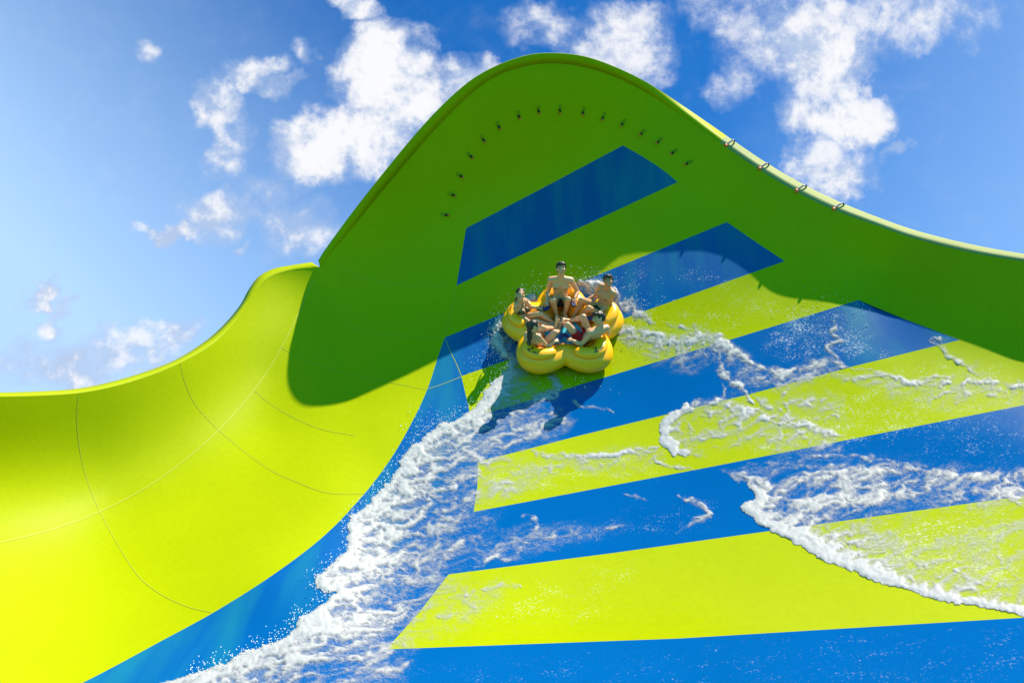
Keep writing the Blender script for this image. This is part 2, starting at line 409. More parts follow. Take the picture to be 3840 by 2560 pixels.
class Foam:
    """foam on part of the slide: density painted by strokes and fronts, then given real relief"""
    def __init__(s, x0, y0, x1, y1, step, seed):
        s.step = step; s.x = np.arange(x0, x1+1, step); s.y = np.arange(y0, y1+1, step)
        s.X, s.Y = np.meshgrid(s.x, s.y); s.D = np.zeros(s.X.shape); s.T = np.zeros(s.X.shape); s.S = np.zeros(s.X.shape); s.seed = seed
        sc = s.Y*0+1
        # coordinates that shrink towards the far end so the texture has one real size
        s.P = surf(s.X.ravel(), s.Y.ravel()).reshape(s.X.shape+(3,))
        q = s.P*1.0
        wob = fbm(q*2.2+seed, 4); wob2 = fbm(q*2.2+seed+40, 4)
        f1 = fbm(q*7+seed+9, 3); f2 = fbm(q*7+seed+55, 3)
        k = 100.0
        s.WX = s.X+k*.28*wob+k*.16*f1; s.WY = s.Y+k*.28*wob2+k*.16*f2
    def stroke(s, pts, w, a=1.0, taper=True, thick=.5, halo=None):
        if halo: s.stroke([(p[0]+halo[0], p[1]+halo[1]) for p in pts], halo[2], halo[3], True, 0)
        P = catmull(pts, 6); d, t = pl_dist(s.WX, s.WY, P)
        ww = w*(np.sin(np.pi*np.clip(t, .03, .97))**.5 if taper else 1)
        v = a*np.exp(-(d/np.maximum(ww, 1))**2)
        s.D = np.maximum(s.D, v); s.T = np.maximum(s.T, v*thick)
        if thick > 0: s.S = np.maximum(s.S, v*(v > .25))
    def front(s, edge, back, dense, lace, L1, L2, thick=1.0, rim=0.0, rimw=30):
        """edge = leading edge of the wave, back = closing outline behind it"""
        E = catmull(edge, 6); poly = [tuple(p) for p in E]+list(back)
        ins = inpoly(s.WX, s.WY, poly); d, t = pl_dist(s.WX, s.WY, E)
        db, _ = pl_dist(s.X, s.Y, np.array([edge[-1]]+list(back)+[edge[0]]))
        l1 = np.interp(t, *zip(*L1)); l2 = np.interp(t, *zip(*L2))
        v = dense*np.exp(-(d/l1)**2)+lace*np.exp(-(d/l2)**2)
        v = v+rim*np.exp(-(d/rimw)**2)
        v = v*ins*sstep(db, 0, 190)
        s.S = np.maximum(s.S, 1.2*ins*np.exp(-(d/24)**2)*sstep(db, 0, 90)*(rim > 0))
        s.D = np.maximum(s.D, v); s.T = np.maximum(s.T, thick*ins*np.exp(-(d/(l1*1.2))**2)*sstep(d, 0, 14))
    def patch(s, poly, a):
        ins = inpoly(s.WX, s.WY, poly); d, _ = pl_dist(s.WX, s.WY, np.array(list(poly)+[poly[0]]))
        s.D = np.maximum(s.D, a*ins*sstep(d, 0, 95))
    def build(s, name, label, mats, hmax=.09, kind='stuff'):
        q = s.P.copy()
        fl = surf(np.array([1750.]), np.array([2160.]))[0]-surf(np.array([1600.]), np.array([2205.]))[0]; flow = fl/np.linalg.norm(fl)
        along = (q@flow)[..., None]*flow; q2 = q-along*.66
        ws = np.stack([fbm(q*3+5, 3), fbm(q*3+25, 3), fbm(q*3+65, 3)], -1)*.16
        def ridged(f0, n_, k, off):
            r = 0; amp = 1; tot = 0
            for o in range(n_):
                r = r+amp*(1-np.minimum(1, np.abs(pnoise((q2+ws*k)*(f0*1.95**o)+s.seed+o*7+off))*2.5)); tot += amp; amp *= .68
            r /= tot; m = s.D > .05; lo_, hi_ = np.percentile(r[m], [8, 92]); return np.clip((r-lo_)/(hi_-lo_), -.1, 1.15)
        rid = ridged(3.2, 3, 1.0, 0); ridh = ridged(7.5, 3, .8, 50)
        fine = fbm(q*26+s.seed, 2)
        tex = np.clip(.48*rid+.52*ridh, 0, 1.2)
        a = np.clip(s.D, 0, 2)**.9*(.15+1.05*tex**1.4)+np.clip(s.D-.72, 0, 1)*1.4*(.55+.45*tex)+.30*s.S*(.4+.6*tex)+fine*.08*np.clip(s.D*3, 0, 1)
        a = np.clip(a, 0, 1)*sstep(s.D, .02, .12)
        bil = (1-np.abs(fbm(q*5.5+s.seed+3, 2))*2)*.55+(1-np.abs(fbm(q*13+s.seed+8, 2))*2)*.35+fine*.3
        h = .004+a*(.002+.004*ridh+.008*rid)+hmax*s.T*np.clip(.35+bil*.7, 0, 1.4)*sstep(a, .05, .9)
        V = s.P+surf_n(s.X.ravel(), s.Y.ravel()).reshape(s.P.shape)*h[..., None]
        ny, nx = s.X.shape; keep = a > .02
        kq = keep[:-1, :-1] | keep[1:, :-1] | keep[:-1, 1:] | keep[1:, 1:]
        idx = np.arange(nx*ny).reshape(ny, nx)
        Fq = np.stack([idx[:-1, :-1], idx[1:, :-1], idx[1:, 1:], idx[:-1, 1:]], -1)[kq]
        used = np.unique(Fq); mp = np.full(nx*ny, -1); mp[used] = np.arange(len(used))
        o = mesh_obj(name, V.reshape(-1, 3)[used], mp[Fq], mats)
        at = o.data.attributes.new('foam', 'FLOAT', 'POINT'); at.data.foreach_set('value', a.ravel()[used].astype(np.float32))
        tag(o, label, None, None, kind)
        s.a = a
        return o

def foam_mat():
    m, nt, b = new_mat('white_foam'); L = nt.links.new
    b.inputs['Base Color'].default_value = (.34, .365, .385, 1); b.inputs['Roughness'].default_value = .55
    b.inputs['Specular IOR Level'].default_value = .3
    at = N(nt, 'ShaderNodeAttribute', attribute_name='foam'); tc = N(nt, 'ShaderNodeTexCoord')
    n = N(nt, 'ShaderNodeTexNoise'); n.inputs['Scale'].default_value = 48; n.inputs['Detail'].default_value = 3
    L(tc.outputs['Object'], n.inputs['Vector'])
    # alpha = foam density, broken up by bubble grain where it is thin
    s1 = N(nt, 'ShaderNodeMath', operation='MULTIPLY_ADD'); L(n.outputs['Fac'], s1.inputs[0]); s1.inputs[1].default_value = 2.0; s1.inputs[2].default_value = -1.0
    k = N(nt, 'ShaderNodeMath', operation='MULTIPLY_ADD'); L(at.outputs['Fac'], k.inputs[0]); k.inputs[1].default_value = -.40; k.inputs[2].default_value = .42
    s2 = N(nt, 'ShaderNodeMath', operation='MULTIPLY_ADD'); L(s1.outputs[0], s2.inputs[0]); L(k.outputs[0], s2.inputs[1]); L(at.outputs['Fac'], s2.inputs[2])
    mr = N(nt, 'ShaderNodeMapRange', interpolation_type='SMOOTHSTEP'); mr.inputs[1].default_value = .04; mr.inputs[2].default_value = .92; mr.inputs[4].default_value = .98
    gt = N(nt, 'ShaderNodeMapRange'); gt.inputs[2].default_value = .12; L(at.outputs['Fac'], gt.inputs[0])
    ml = N(nt, 'ShaderNodeMath', operation='MULTIPLY'); L(s2.outputs[0], mr.inputs[0]); L(mr.outputs[0], ml.inputs[0]); L(gt.outputs[0], ml.inputs[1]); L(ml.outputs[0], b.inputs['Alpha'])
    bp = N(nt, 'ShaderNodeBump'); bp.inputs['Strength'].default_value = .35; bp.inputs['Distance'].default_value = .008
    L(n.outputs['Fac'], bp.inputs['Height']); L(bp.outputs[0], b.inputs['Normal'])
    return m
M['foam'] = foam_mat()

# the big wave curling off the raft down to the lower left
fa = Foam(480, 1120, 2600, 2660, 5, 3.0)
EDGE_A = [(1985, 1100), (1905, 1160), (1862, 1225), (1880, 1300), (1905, 1370), (1850, 1440), (1800, 1500), (1725, 1562), (1640, 1600), (1560, 1672), (1500, 1745), (1420, 1848), (1312, 1955), (1290, 2080), (1178, 2172), (1195, 2215), (1255, 2232), (1130, 2318), (1095, 2365), (980, 2425), (830, 2495), (660, 2550), (500, 2610)]
fa.front(EDGE_A, [(500, 2760), (1500, 2760), (1640, 2440), (1860, 2180), (2000, 1930), (2060, 1740), (2230, 1650), (2290, 1520), (2230, 1400), (2060, 1350), (2010, 1200)], .34, .64,
         [(0, 30), (.15, 50), (.3, 100), (.42, 210), (.55, 250), (.68, 200), (.85, 130), (1, 70)], [(0, 80), (.3, 380), (.5, 600), (.75, 640), (1, 420)], 1.0, .22, 26)
fa.stroke([(1965, 1160), (1990, 1132), (2012, 1112), (2034, 1094)], 34, 1.15, True, 8)
fa.stroke([(1890, 1190), (1868, 1240), (1868, 1290), (1895, 1345)], 32, 1.1, True, 5)
fa.patch([(1870, 1290), (2000, 1330), (2060, 1420), (1980, 1520), (1850, 1520), (1860, 1400)], .5)
fa.patch([(1800, 1560), (2130, 1470), (2200, 1580), (2120, 1680), (1900, 1760), (1750, 1950), (1600, 1950), (1600, 1700)], .66)
fa.patch([(1200, 2250), (1700, 1950), (1900, 1960), (1720, 2160), (1400, 2480), (1250, 2640), (700, 2640)], .58)
fa.stroke([(2050, 1420), (2090, 1440), (2080, 1475), (2000, 1500), (1900, 1545)], 26, .8)
for p, w_ in [([(1960, 1935), (2005, 1950), (2012, 1985), (1990, 1990)], 8), ([(1980, 2040), (1900, 2090), (1860, 2075), (1780, 2120)], 13), ([(2330, 1975), (2200, 1985), (2050, 2020)], 10),
              ([(1650, 2040), (1560, 2110), (1480, 2150)], 14), ([(1740, 2010), (1670, 2070)], 10), ([(1800, 1840), (1700, 1900), (1640, 1915)], 22), ([(2130, 1500), (2250, 1530), (2300, 1545)], 8),
              ([(1560, 2480), (1460, 2505), (1380, 2510)], 14), ([(1750, 2230), (1850, 2200), (1960, 2210)], 12), ([(1620, 2330), (1750, 2290)], 10), ([(1950, 1690), (2060, 1705), (2150, 1716), (2330, 1706)], 14)]:
    fa.stroke(p, w_, .60, True, .15)
fa.patch([(1780, 1740), (2100, 1670), (2330, 1640), (2200, 1760), (1960, 1900), (1780, 1925)], .56)
fa.patch([(1440, 2440), (1680, 2150), (2000, 2110), (1900, 2300), (1700, 2440)], .34)
fa.patch([(1700, 1960), (2300, 1900), (2500, 2000), (2000, 2120), (1700, 2160)], .34)
fa.build('white_water', 'thick white foam wave running from the raft down to the lower left', M['foam'], .020)

# wash on the right-hand side
fb = Foam(2020, 1020, 4240, 2420, 5, 31.0)
fb.stroke([(2165, 1058), (2215, 1072), (2260, 1085), (2310, 1115)], 32, 1.1, True, 9)
fb.stroke([(2300, 1120), (2380, 1165), (2450, 1205)], 24, .8, True, .6)
fb.patch([(2150, 1050), (2230, 1050), (2330, 1100), (2460, 1190), (2380, 1230), (2250, 1160)], .72)
fb.stroke([(2318, 1238), (2400, 1248), (2470, 1272), (2560, 1285), (2650, 1275), (2720, 1300), (2790, 1345)], 24, .85, False, .9, (0, 34, 66, .52))
fb.stroke([(2560, 1300), (2620, 1270), (2690, 1275), (2740, 1300)], 30, .9, True, 1.0)
fb.stroke([(2790, 1345), (2880, 1385), (3000, 1392), (3060, 1360), (3130, 1350), (3170, 1378)], 20, .78, True, .6, (0, 30, 50, .55))
fb.stroke([(2700, 1340), (2705, 1380), (2745, 1430), (2790, 1462), (2815, 1500)], 18, .8, True, .6)
fb.patch([(2680, 1310), (2790, 1350), (2900, 1395), (3080, 1360), (3170, 1375), (3080, 1440), (2950, 1450), (2830, 1520), (2740, 1450)], .8)
fb.stroke([(2905, 1440), (2935, 1405), (3010, 1385)], 14, .8)
fb.stroke([(3118, 1210), (3138, 1228), (3112, 1250), (3150, 1272), (3105, 1300), (3128, 1330), (3145, 1350)], 11, .75)
fb.front([(2680, 1505), (2600, 1515), (2540, 1545), (2490, 1590), (2472, 1640), (2500, 1690), (2600, 1712), (2690, 1728)], [(2900, 1690), (3180, 1640), (3100, 1600), (2950, 1540), (2820, 1520)], .55, .52, [(0, 50), (.5, 55), (1, 25)], [(0, 330), (1, 330)], .9, .35, 24)
fb.stroke([(2620, 1510), (2750, 1520), (2880, 1560), (3000, 1590), (3160, 1635)], 24, .74, True, .6, (-20, 40, 80, .58))
fb.patch([(2810, 1500), (2950, 1450), (3110, 1410), (3200, 1480), (3220, 1600), (3150, 1640), (2950, 1580), (2840, 1540)], .62)
fb.patch([(2560, 1530), (2850, 1550), (3160, 1640), (2950, 1700), (2690, 1728), (2510, 1680)], .56)
fb.patch([(2690, 1740), (3050, 1660), (3300, 1690), (3400, 1750), (3050, 1780), (2840, 1860)], .60)
fb.stroke([(2830, 1480), (2870, 1520), (2920, 1570)], 14, .6); fb.stroke([(2960, 1450), (2930, 1500), (2960, 1560)], 12, .55)
fb.stroke([(2150, 1716), (2300, 1706), (2400, 1690), (2480, 1682)], 14, .8, True, .5, (0, 28, 54, .5))
fb.stroke([(3170, 1382), (3280, 1395), (3360, 1418), (3440, 1432), (3560, 1432), (3700, 1420), (3800, 1436), (3980, 1450)], 14, .78, True, .4, (0, 38, 66, .50))
fb.stroke([(3420, 1420), (3500, 1405), (3640, 1415)], 9, .5)
fb.front([(3590, 1262), (3500, 1258), (3488, 1280), (3525, 1310), (3545, 1340), (3590, 1372), (3640, 1392), (3710, 1412)], [(3800, 1400), (3860, 1370), (3800, 1330), (3700, 1290)], .7, .5, [(0, 22), (1, 14)], [(0, 150), (1, 120)], .5, .3, 14)
fb.stroke([(3770, 1440), (3820, 1438), (3860, 1452)], 14, .85)
fb.front([(2655, 1735), (2700, 1760), (2770, 1800), (2835, 1858), (2780, 1902), (2800, 1930), (2900, 1990), (3050, 2078), (3180, 2140), (3300, 2192), (3480, 2240), (3600, 2262), (3740, 2295), (3900, 2325), (4150, 2375)],
         [(4250, 1990), (4200, 1790), (3640, 1765), (3350, 1745), (3000, 1690), (2800, 1715)], .60, .52, [(0, 25), (.25, 60), (.38, 110), (.55, 70), (.75, 44), (1, 40)], [(0, 200), (.3, 460), (.6, 260), (1, 220)], .9, .4, 22)
fb.stroke([(2770, 1810), (2790, 1790), (2900, 1830), (2960, 1800)], 16, .7)
fb.stroke([(2900, 1880), (2960, 1810), (3060, 1785), (3200, 1762), (3360, 1760), (3480, 1775), (3640, 1795), (3740, 1785), (4120, 1792)], 20, .74, False, .6, (0, 50, 80, .62))
fb.patch([(2850, 1850), (2980, 1800), (3200, 1770), (3380, 1765), (3640, 1800), (4160, 1795), (4160, 1830), (3500, 1900), (3200, 1975), (2950, 2010)], .84)
fb.patch([(3640, 1780), (4160, 1780), (4160, 1850), (3700, 1850)], .6)
fb.patch([(2900, 1990), (3300, 1960), (4150, 1810), (4150, 2330), (3500, 2230)], .36)
fb.stroke([(3000, 1710), (3200, 1720), (3400, 1745), (3480, 1752)], 7, .55); fb.stroke([(2860, 1740), (3050, 1752), (3180, 1750)], 8, .5)
for p, w_ in [([(2545, 1855), (2600, 1885), (2640, 1905), (2655, 1930), (2640, 1948), (2580, 1965), (2540, 1990)], 11), ([(2330, 1850), (2430, 1870)], 6), ([(2450, 1700), (2470, 1730), (2600, 1765)], 7), ([(2060, 1560), (2100, 1545)], 7),
              ([(2700, 1440), (2725, 1470), (2700, 1500)], 6), ([(2570, 1250), (2620, 1232), (2560, 1220), (2500, 1212)], 12), ([(3560, 2100), (3620, 2160), (3680, 2180)], 10), ([(3700, 2060), (3760, 2110)], 10),
              ([(2380, 2430), (2370, 2475), (2450, 2500)], 8)]:
    fb.stroke(p, w_, .62, True, .15)
fb.build('white_water', 'lacy white foam fronts washing across the stripes on the right', M['foam'], .014)

# wet and speckled attributes of the wall
px_, py_ = wall_px[:, 0], wall_px[:, 1]
floor = inpoly(px_, py_, [(1500, 3500), (-960, 3500), (-400, 2800), (330, 2560), (820, 2286), (1225, 2000), (1550, 1590), (1665, 1270), (2300, 1000), (2500, 900), (2940, 1020), (3600, 1290), (5000, 1650), (5000, 3500)])
dd, _ = pl_dist(px_, py_, np.array([(330, 2560), (820, 2286), (1225, 2000), (1550, 1590), (1665, 1270), (2300, 1000), (2500, 900), (2940, 1020), (3600, 1290), (5000, 1650)]))
wet = np.where(floor, sstep(dd, 0, 420), .0)
spk = np.zeros(len(px_))
for poly, a_, soft in [([(3000, 1090), (3180, 1140), (3420, 1330), (3560, 1300), (3400, 1420), (3170, 1390), (2950, 1390), (2800, 1330), (2900, 1150)], .8, 90), ([(2480, 950), (2700, 1000), (2950, 1100), (3150, 1150), (3000, 1200), (2700, 1150), (2500, 1050)], .55, 60),
                       ([(2600, 1080), (2900, 1080), (3150, 1150), (2750, 1260), (2350, 1350)], .45, 60), ([(3170, 1390), (3500, 1290), (3860, 1340), (3860, 1600), (3000, 1760), (2700, 1750), (2850, 1560)], .6, 100),
                       ([(2850, 2000), (3860, 1800), (3860, 2310), (3300, 2200)], .8, 120), ([(1450, 2430), (1700, 2150), (2500, 2040), (2300, 2380)], .42, 150), ([(1780, 1740), (2300, 1650), (2700, 1760), (1780, 1930)], .6, 70),
                       ([(1900, 2000), (2700, 1800), (2800, 2000), (1900, 2130)], .3, 100), ([(1500, 2450), (3860, 2300), (3860, 2620), (1000, 2620)], .18, 90), ([(3400, 1600), (3860, 1530), (3860, 1760), (3400, 1740)], .5, 80), ([(2120, 980), (2500, 930), (2400, 1150), (2250, 1130)], .4, 50)]:
    i_ = inpoly(px_, py_, poly); d_, _ = pl_dist(px_, py_, np.array(poly+[poly[0]])); spk = np.maximum(spk, a_*i_*sstep(d_, 0, soft))
for nm, arr in (('wet', wet), ('speck', spk)):
    at = wall.data.attributes.new(nm, 'FLOAT', 'POINT'); at.data.foreach_set('value', arr.astype(np.float32))
# ------------------------------------------------------------------ raft
M['raft'] = simple('yellow_vinyl', (.99, .45, .0), .32, spec=.45, var=.05, vscale=3, bump=.06)
M['orange'] = simple('orange_vinyl', (.85, .24, .01), .38, spec=.4, var=.05, vscale=3, bump=.05)
M['aqua'] = simple('aqua_mesh_floor', (.03, .42, .60), .3, spec=.5, var=.12, vscale=20, bump=.2)
M['navy'] = simple('navy_rubber', (.012, .028, .13), .4, spec=.5, var=.1, vscale=30)
M['black'] = simple('black_print', (.012, .012, .012), .5)

EPS = R(46)
RZ = vec_world(np.array([-.03, math.cos(EPS), -math.sin(EPS)])); RZ /= np.linalg.norm(RZ)
RX = vec_world(np.array([1.0, 0, 0.0])); RX -= RX@RZ*RZ; RX /= np.linalg.norm(RX)
RY = np.cross(RZ, RX)
RC_PX = (2111, 1264)
def rho(phi): return .725+.14*np.cos(5*(phi-math.pi/2))
def rtube(phi): return .215+.018*np.cos(5*(phi-math.pi/2))
def raft_origin():
    ray = to_world(*cam_pt(*RC_PX, 1.0))-CAM
    ph = np.linspace(0, 2*math.pi, 60, endpoint=False)
    lo, hi = 11.0, 15.0
    for _ in range(40):
        m = (lo+hi)/2; O = CAM+ray*m
        q = O+np.cos(ph)[:, None]*rho(ph)[:, None]*RX+np.sin(ph)[:, None]*rho(ph)[:, None]*RY-CAM
        x, y, z = q@Rw, q@Uw, q@Fw
        if np.percentile(z-depth(1920+F*x/z, 1280-F*y/z), 85) > 0.03: hi = m
        else: lo = m
    return CAM+ray*lo
RO = raft_origin()
RM = Matrix([[RX[i], RY[i], RZ[i], RO[i]] for i in range(3)]+[[0, 0, 0, 1]])
def J(px, py, Z):
    """raft-frame point seen at picture point (px,py), Z above the raft's base plane"""
    ray = to_world(*cam_pt(px, py, 1.0))-CAM
    t = ((RO+RZ*Z-CAM)@RZ)/(ray@RZ); q = CAM+ray*t-RO
    return np.array([q@RX, q@RY, q@RZ])
def ray_raft(v_cam):
    w_ = vec_world(np.array(v_cam, float)); return np.array([w_@RX, w_@RY, w_@RZ])

raft = empty('inflatable_raft', RM)
tag(raft, 'big yellow five-seat clover-shaped inflatable raft riding up the striped wall', 'raft')

def sweep(path, radii, n=20, closed=True, squash=1.0, up=np.array([0, 0, 1.0])):
    """tube along a path (raft frame); returns verts, faces"""
    P = np.asarray(path, float); m = len(P); V = []; Fc = []
    T = (np.roll(P, -1, 0)-np.roll(P, 1, 0)) if closed else np.gradient(P, axis=0)
    T /= np.linalg.norm(T, axis=1)[:, None]
    for i in range(m):
        s = np.cross(T[i], up); s /= np.linalg.norm(s)+1e-9; u_ = np.cross(s, T[i])
        for k in range(n):
            a = 2*math.pi*k/n; V.append(P[i]+radii[i]*(math.cos(a)*s+math.sin(a)*u_*squash))
    for i in range(m if closed else m-1):
        for k in range(n):
            a, b = i*n+k, i*n+(k+1) % n; c, d = ((i+1) % m)*n+(k+1) % n, ((i+1) % m)*n+k
            Fc.append((a, d, c, b))
    if not closed:
        for e, rev in ((0, False), (m-1, True)):
            c = len(V); V.append(P[e])
            for k in range(n):
                a, b = e*n+k, e*n+(k+1) % n; Fc.append((a, b, c) if not rev else (b, a, c))
    return V, Fc
ph = np.linspace(0, 2*math.pi, 200, endpoint=False)
def ring(off, z): return np.stack([np.cos(ph)*(rho(ph)+off), np.sin(ph)*(rho(ph)+off), np.full(len(ph), z)], 1)
mesh_obj('tube', *sweep(ring(0, .185), rtube(ph), 28, True, .82), M['raft'], raft)
mesh_obj('seat_lining', *sweep(ring(-.075, .165), rtube(ph)-.032, 24, True, .80), M['orange'], raft)
def disc(name, r, z, mat, th=.03, n=64):
    bm = bmesh.new(); bmesh.ops.create_cone(bm, cap_ends=True, segments=n, radius1=r, radius2=r-.008, depth=th)
    bmesh.ops.translate(bm, verts=bm.verts, vec=(0, 0, z-th/2)); return bm_obj(name, bm, mat, raft, False)
disc('floor', .60, .115, M['orange'], .05); disc('floor_mat', .325, .125, M['aqua'], .04)
ALPHA = [90, 18, -54, -126, 162]
def pol(r, a, z): return np.array([r*math.cos(a), r*math.sin(a), z])
def br_c(A, t): return pol(rho(A+t*R(21))+.03-.045*abs(t)**3, A+t*R(21), .365+.035*(1-t*t))
def br_r(t): return .112*(1-.25*abs(t)**4)*(1-max(0, abs(t)-.92)/.08*.5)
for al in ALPHA:
    A = R(al); th = np.linspace(-1, 1, 37)
    # crescent pillow on top of the tube; its ends fold down into the seat
    path = np.array([br_c(A, t) for t in th]); rad = np.array([br_r(t) for t in th])
    b_ = mesh_obj('backrest', *sweep(path, rad, 24, False, .68), M['raft'], raft)
    path2 = np.array([pol(rho(A+t*R(17))-.075, A+t*R(17), .335+.02*(1-t*t)) for t in th])
    mesh_obj('backrest_lining', *sweep(path2, np.full(37, .070)*(1-.5*abs(th)**6), 14, False, 1.0), M['orange'], b_)
# grips the riders hold
def grip(pos, ang, tilt=0.0, L_=.098, W_=.040):
    n = 28; V = []; Fc = []
    prof = [(-.020, .86), (-.012, 1.0), (.012, 1.0), (.020, .86)]
    for z, s in prof:
        for k in range(n):
            a = 2*math.pi*k/n; cx = L_*.6*(1 if math.cos(a) > 0 else -1)
            V.append((cx+W_*s*math.cos(a)*1.0, W_*s*math.sin(a), z))
    for j in range(3):
        for k in range(n): Fc.append((j*n+k, j*n+(k+1) % n, (j+1)*n+(k+1) % n, (j+1)*n+k))
    Fc.append(tuple(range(n-1, -1, -1))); Fc.append(tuple(range(3*n, 4*n)))
    o = mesh_obj('grip', V, Fc, M['navy'], raft, False)
    o.location = tuple(pos); o.rotation_euler = (tilt, 0, ang)
    for dx in (-.05, .05):    # studs
        bm = bmesh.new(); bmesh.ops.create_uvsphere(bm, u_segments=8, v_segments=6, radius=.006)
        s_ = bm_obj('stud', bm, M['navy'], o); s_.location = (dx, 0, .021)
    return o
GR = {'A_R': (J(2054, 1147, .405), R(80), 0), 'A_L': (J(2150, 1135, .405), R(95), 0), 'C_L': (J(2033, 1158, .405), R(-6), 0.1),
      'C_R': (J(1996, 1214, .405), R(-35), 0), 'D_R': (J(2101, 1268, .405), R(62), .5), 'E_L': (J(2128, 1262, .405), R(-52), -.5),
      'B_L': (J(2214, 1193, .405), R(20), 0), 'B_R': (J(2188, 1130, .405), R(60), 0)}
for k, v_ in GR.items(): grip(*v_)

# logo lettering printed on the backrests
def text_mesh(txt, size, shear=0.0):
    cu = bpy.data.curves.new('t', 'FONT'); cu.body = txt; cu.size = size; cu.shear = shear; cu.align_x = 'CENTER'; cu.align_y = 'CENTER'; cu.resolution_u = 3
    cu.offset = size*.02
    o = bpy.data.objects.new('t', cu); link(o); bpy.context.view_layer.update()
    me = bpy.data.meshes.new_from_object(o.evaluated_get(bpy.context.evaluated_depsgraph_get()))
    bpy.data.objects.remove(o); bpy.data.curves.remove(cu); return me
def logo(al, dphi, up_out=True):
    """Z + PRO wrapped on top of the backrest pillow"""
    A = R(al)+R(dphi)
    parts = [('Z', .115, -.062, .012, .25), ('PRO', .052, .045, -.012, .2)]
    V = []; Fc = []
    for txt, size, ox, oy, sh in parts:
        me = text_mesh(txt, size, sh); b0 = len(V)
        bm = bmesh.new(); bm.from_mesh(me); bmesh.ops.subdivide_edges(bm, edges=[e for e in bm.edges if e.calc_length() > .012], cuts=2); bmesh.ops.triangulate(bm, faces=bm.faces)
        for v in bm.verts:
            # text x runs along the arc, text y across the pillow (towards the middle of the raft)
            x = v.co.x+ox; y = v.co.y+oy
            a = A+x/.82; tt = float(np.clip((a-R(al))/R(21), -1, 1)); c_ = br_c(R(al), tt); rr = br_r(tt)+.006
            ang = R(70)+y/.095          # angle over the pillow, 0 = outwards, 90 = top
            e_ = np.array([math.cos(a), math.sin(a), 0.0])
            V.append(c_+e_*rr*math.cos(ang)+np.array([0, 0, rr*.68*math.sin(ang)]))
        bm.verts.index_update()
        for f in bm.faces: Fc.append(tuple(b0+v.index for v in f.verts))
        bm.free(); bpy.data.meshes.remove(me)
    o = mesh_obj('logo_print', V, Fc, M['black'], raft, False); return o
for al, d in ((90, -8), (18, 4), (-54, 1), (-126, 1), (162, -2)): logo(al, d)
# ------------------------------------------------------------------ riders
def skin_mat(name, col, rough=.42):
    m, nt, b = new_mat(name); L = nt.links.new
    at = N(nt, 'ShaderNodeAttribute', attribute_name='tone'); tc = N(nt, 'ShaderNodeTexCoord')
    n = N(nt, 'ShaderNodeTexNoise'); n.inputs['Scale'].default_value = 14; n.inputs['Detail'].default_value = 5; L(tc.outputs['Object'], n.inputs['Vector'])
    mr = N(nt, 'ShaderNodeMapRange'); mr.inputs[3].default_value = .86; mr.inputs[4].default_value = 1.12; L(n.outputs['Fac'], mr.inputs[0])
    v = N(nt, 'ShaderNodeVectorMath', operation='MULTIPLY'); L(at.outputs['Color'], v.inputs[0]); v.inputs[1].default_value = col
    s = N(nt, 'ShaderNodeVectorMath', operation='SCALE'); L(v.outputs[0], s.inputs[0]); L(mr.outputs[0], s.inputs['Scale'])
    L(s.outputs[0], b.inputs['Base Color']); b.inputs['Roughness'].default_value = rough; b.inputs['Specular IOR Level'].default_value = .45
    b.inputs['Subsurface Weight'].default_value = .08; b.inputs['Subsurface Radius'].default_value = (.02, .008, .004); b.inputs['Subsurface Scale'].default_value = .3
    return m
def hair_mat():
    m, nt, b = new_mat('wet_dark_hair'); L = nt.links.new
    tc = N(nt, 'ShaderNodeTexCoord'); n = N(nt, 'ShaderNodeTexNoise'); n.inputs['Scale'].default_value = 90; n.inputs['Detail'].default_value = 3
    L(tc.outputs['Object'], n.inputs['Vector'])
    cr = N(nt, 'ShaderNodeMix', data_type='RGBA'); cr.inputs[6].default_value = (.006, .004, .003, 1); cr.inputs[7].default_value = (.04, .024, .016, 1); L(n.outputs['Fac'], cr.inputs[0])
    L(cr.outputs[2], b.inputs['Base Color']); b.inputs['Roughness'].default_value = .3
    bp = N(nt, 'ShaderNodeBump'); bp.inputs['Strength'].default_value = .8; bp.inputs['Distance'].default_value = .01; L(n.outputs['Fac'], bp.inputs['Height']); L(bp.outputs[0], b.inputs['Normal'])
    return m
M['skin_fair'] = skin_mat('fair_skin', (.62, .365, .205)); M['skin_tan'] = skin_mat('tanned_skin', (.52, .275, .14)); M['hair'] = hair_mat()
M['black_cloth'] = simple('black_swim_cloth', (.012, .012, .010), .45, var=.3, vscale=60)
M['olive_cloth'] = simple('olive_swim_cloth', (.045, .05, .022), .5, var=.2, vscale=60)
M['red_cloth'] = simple('red_swim_cloth', (.5, .004, .012), .42, var=.15, vscale=60)

def nrm(v): v = np.asarray(v, float); return v/(np.linalg.norm(v)+1e-12)
_ico = bmesh.new(); bmesh.ops.create_icosphere(_ico, subdivisions=3, radius=1)
ICO_V = np.array([v.co[:] for v in _ico.verts]); ICO_F = [tuple(v.index for v in f.verts) for f in _ico.faces]; _ico.free()

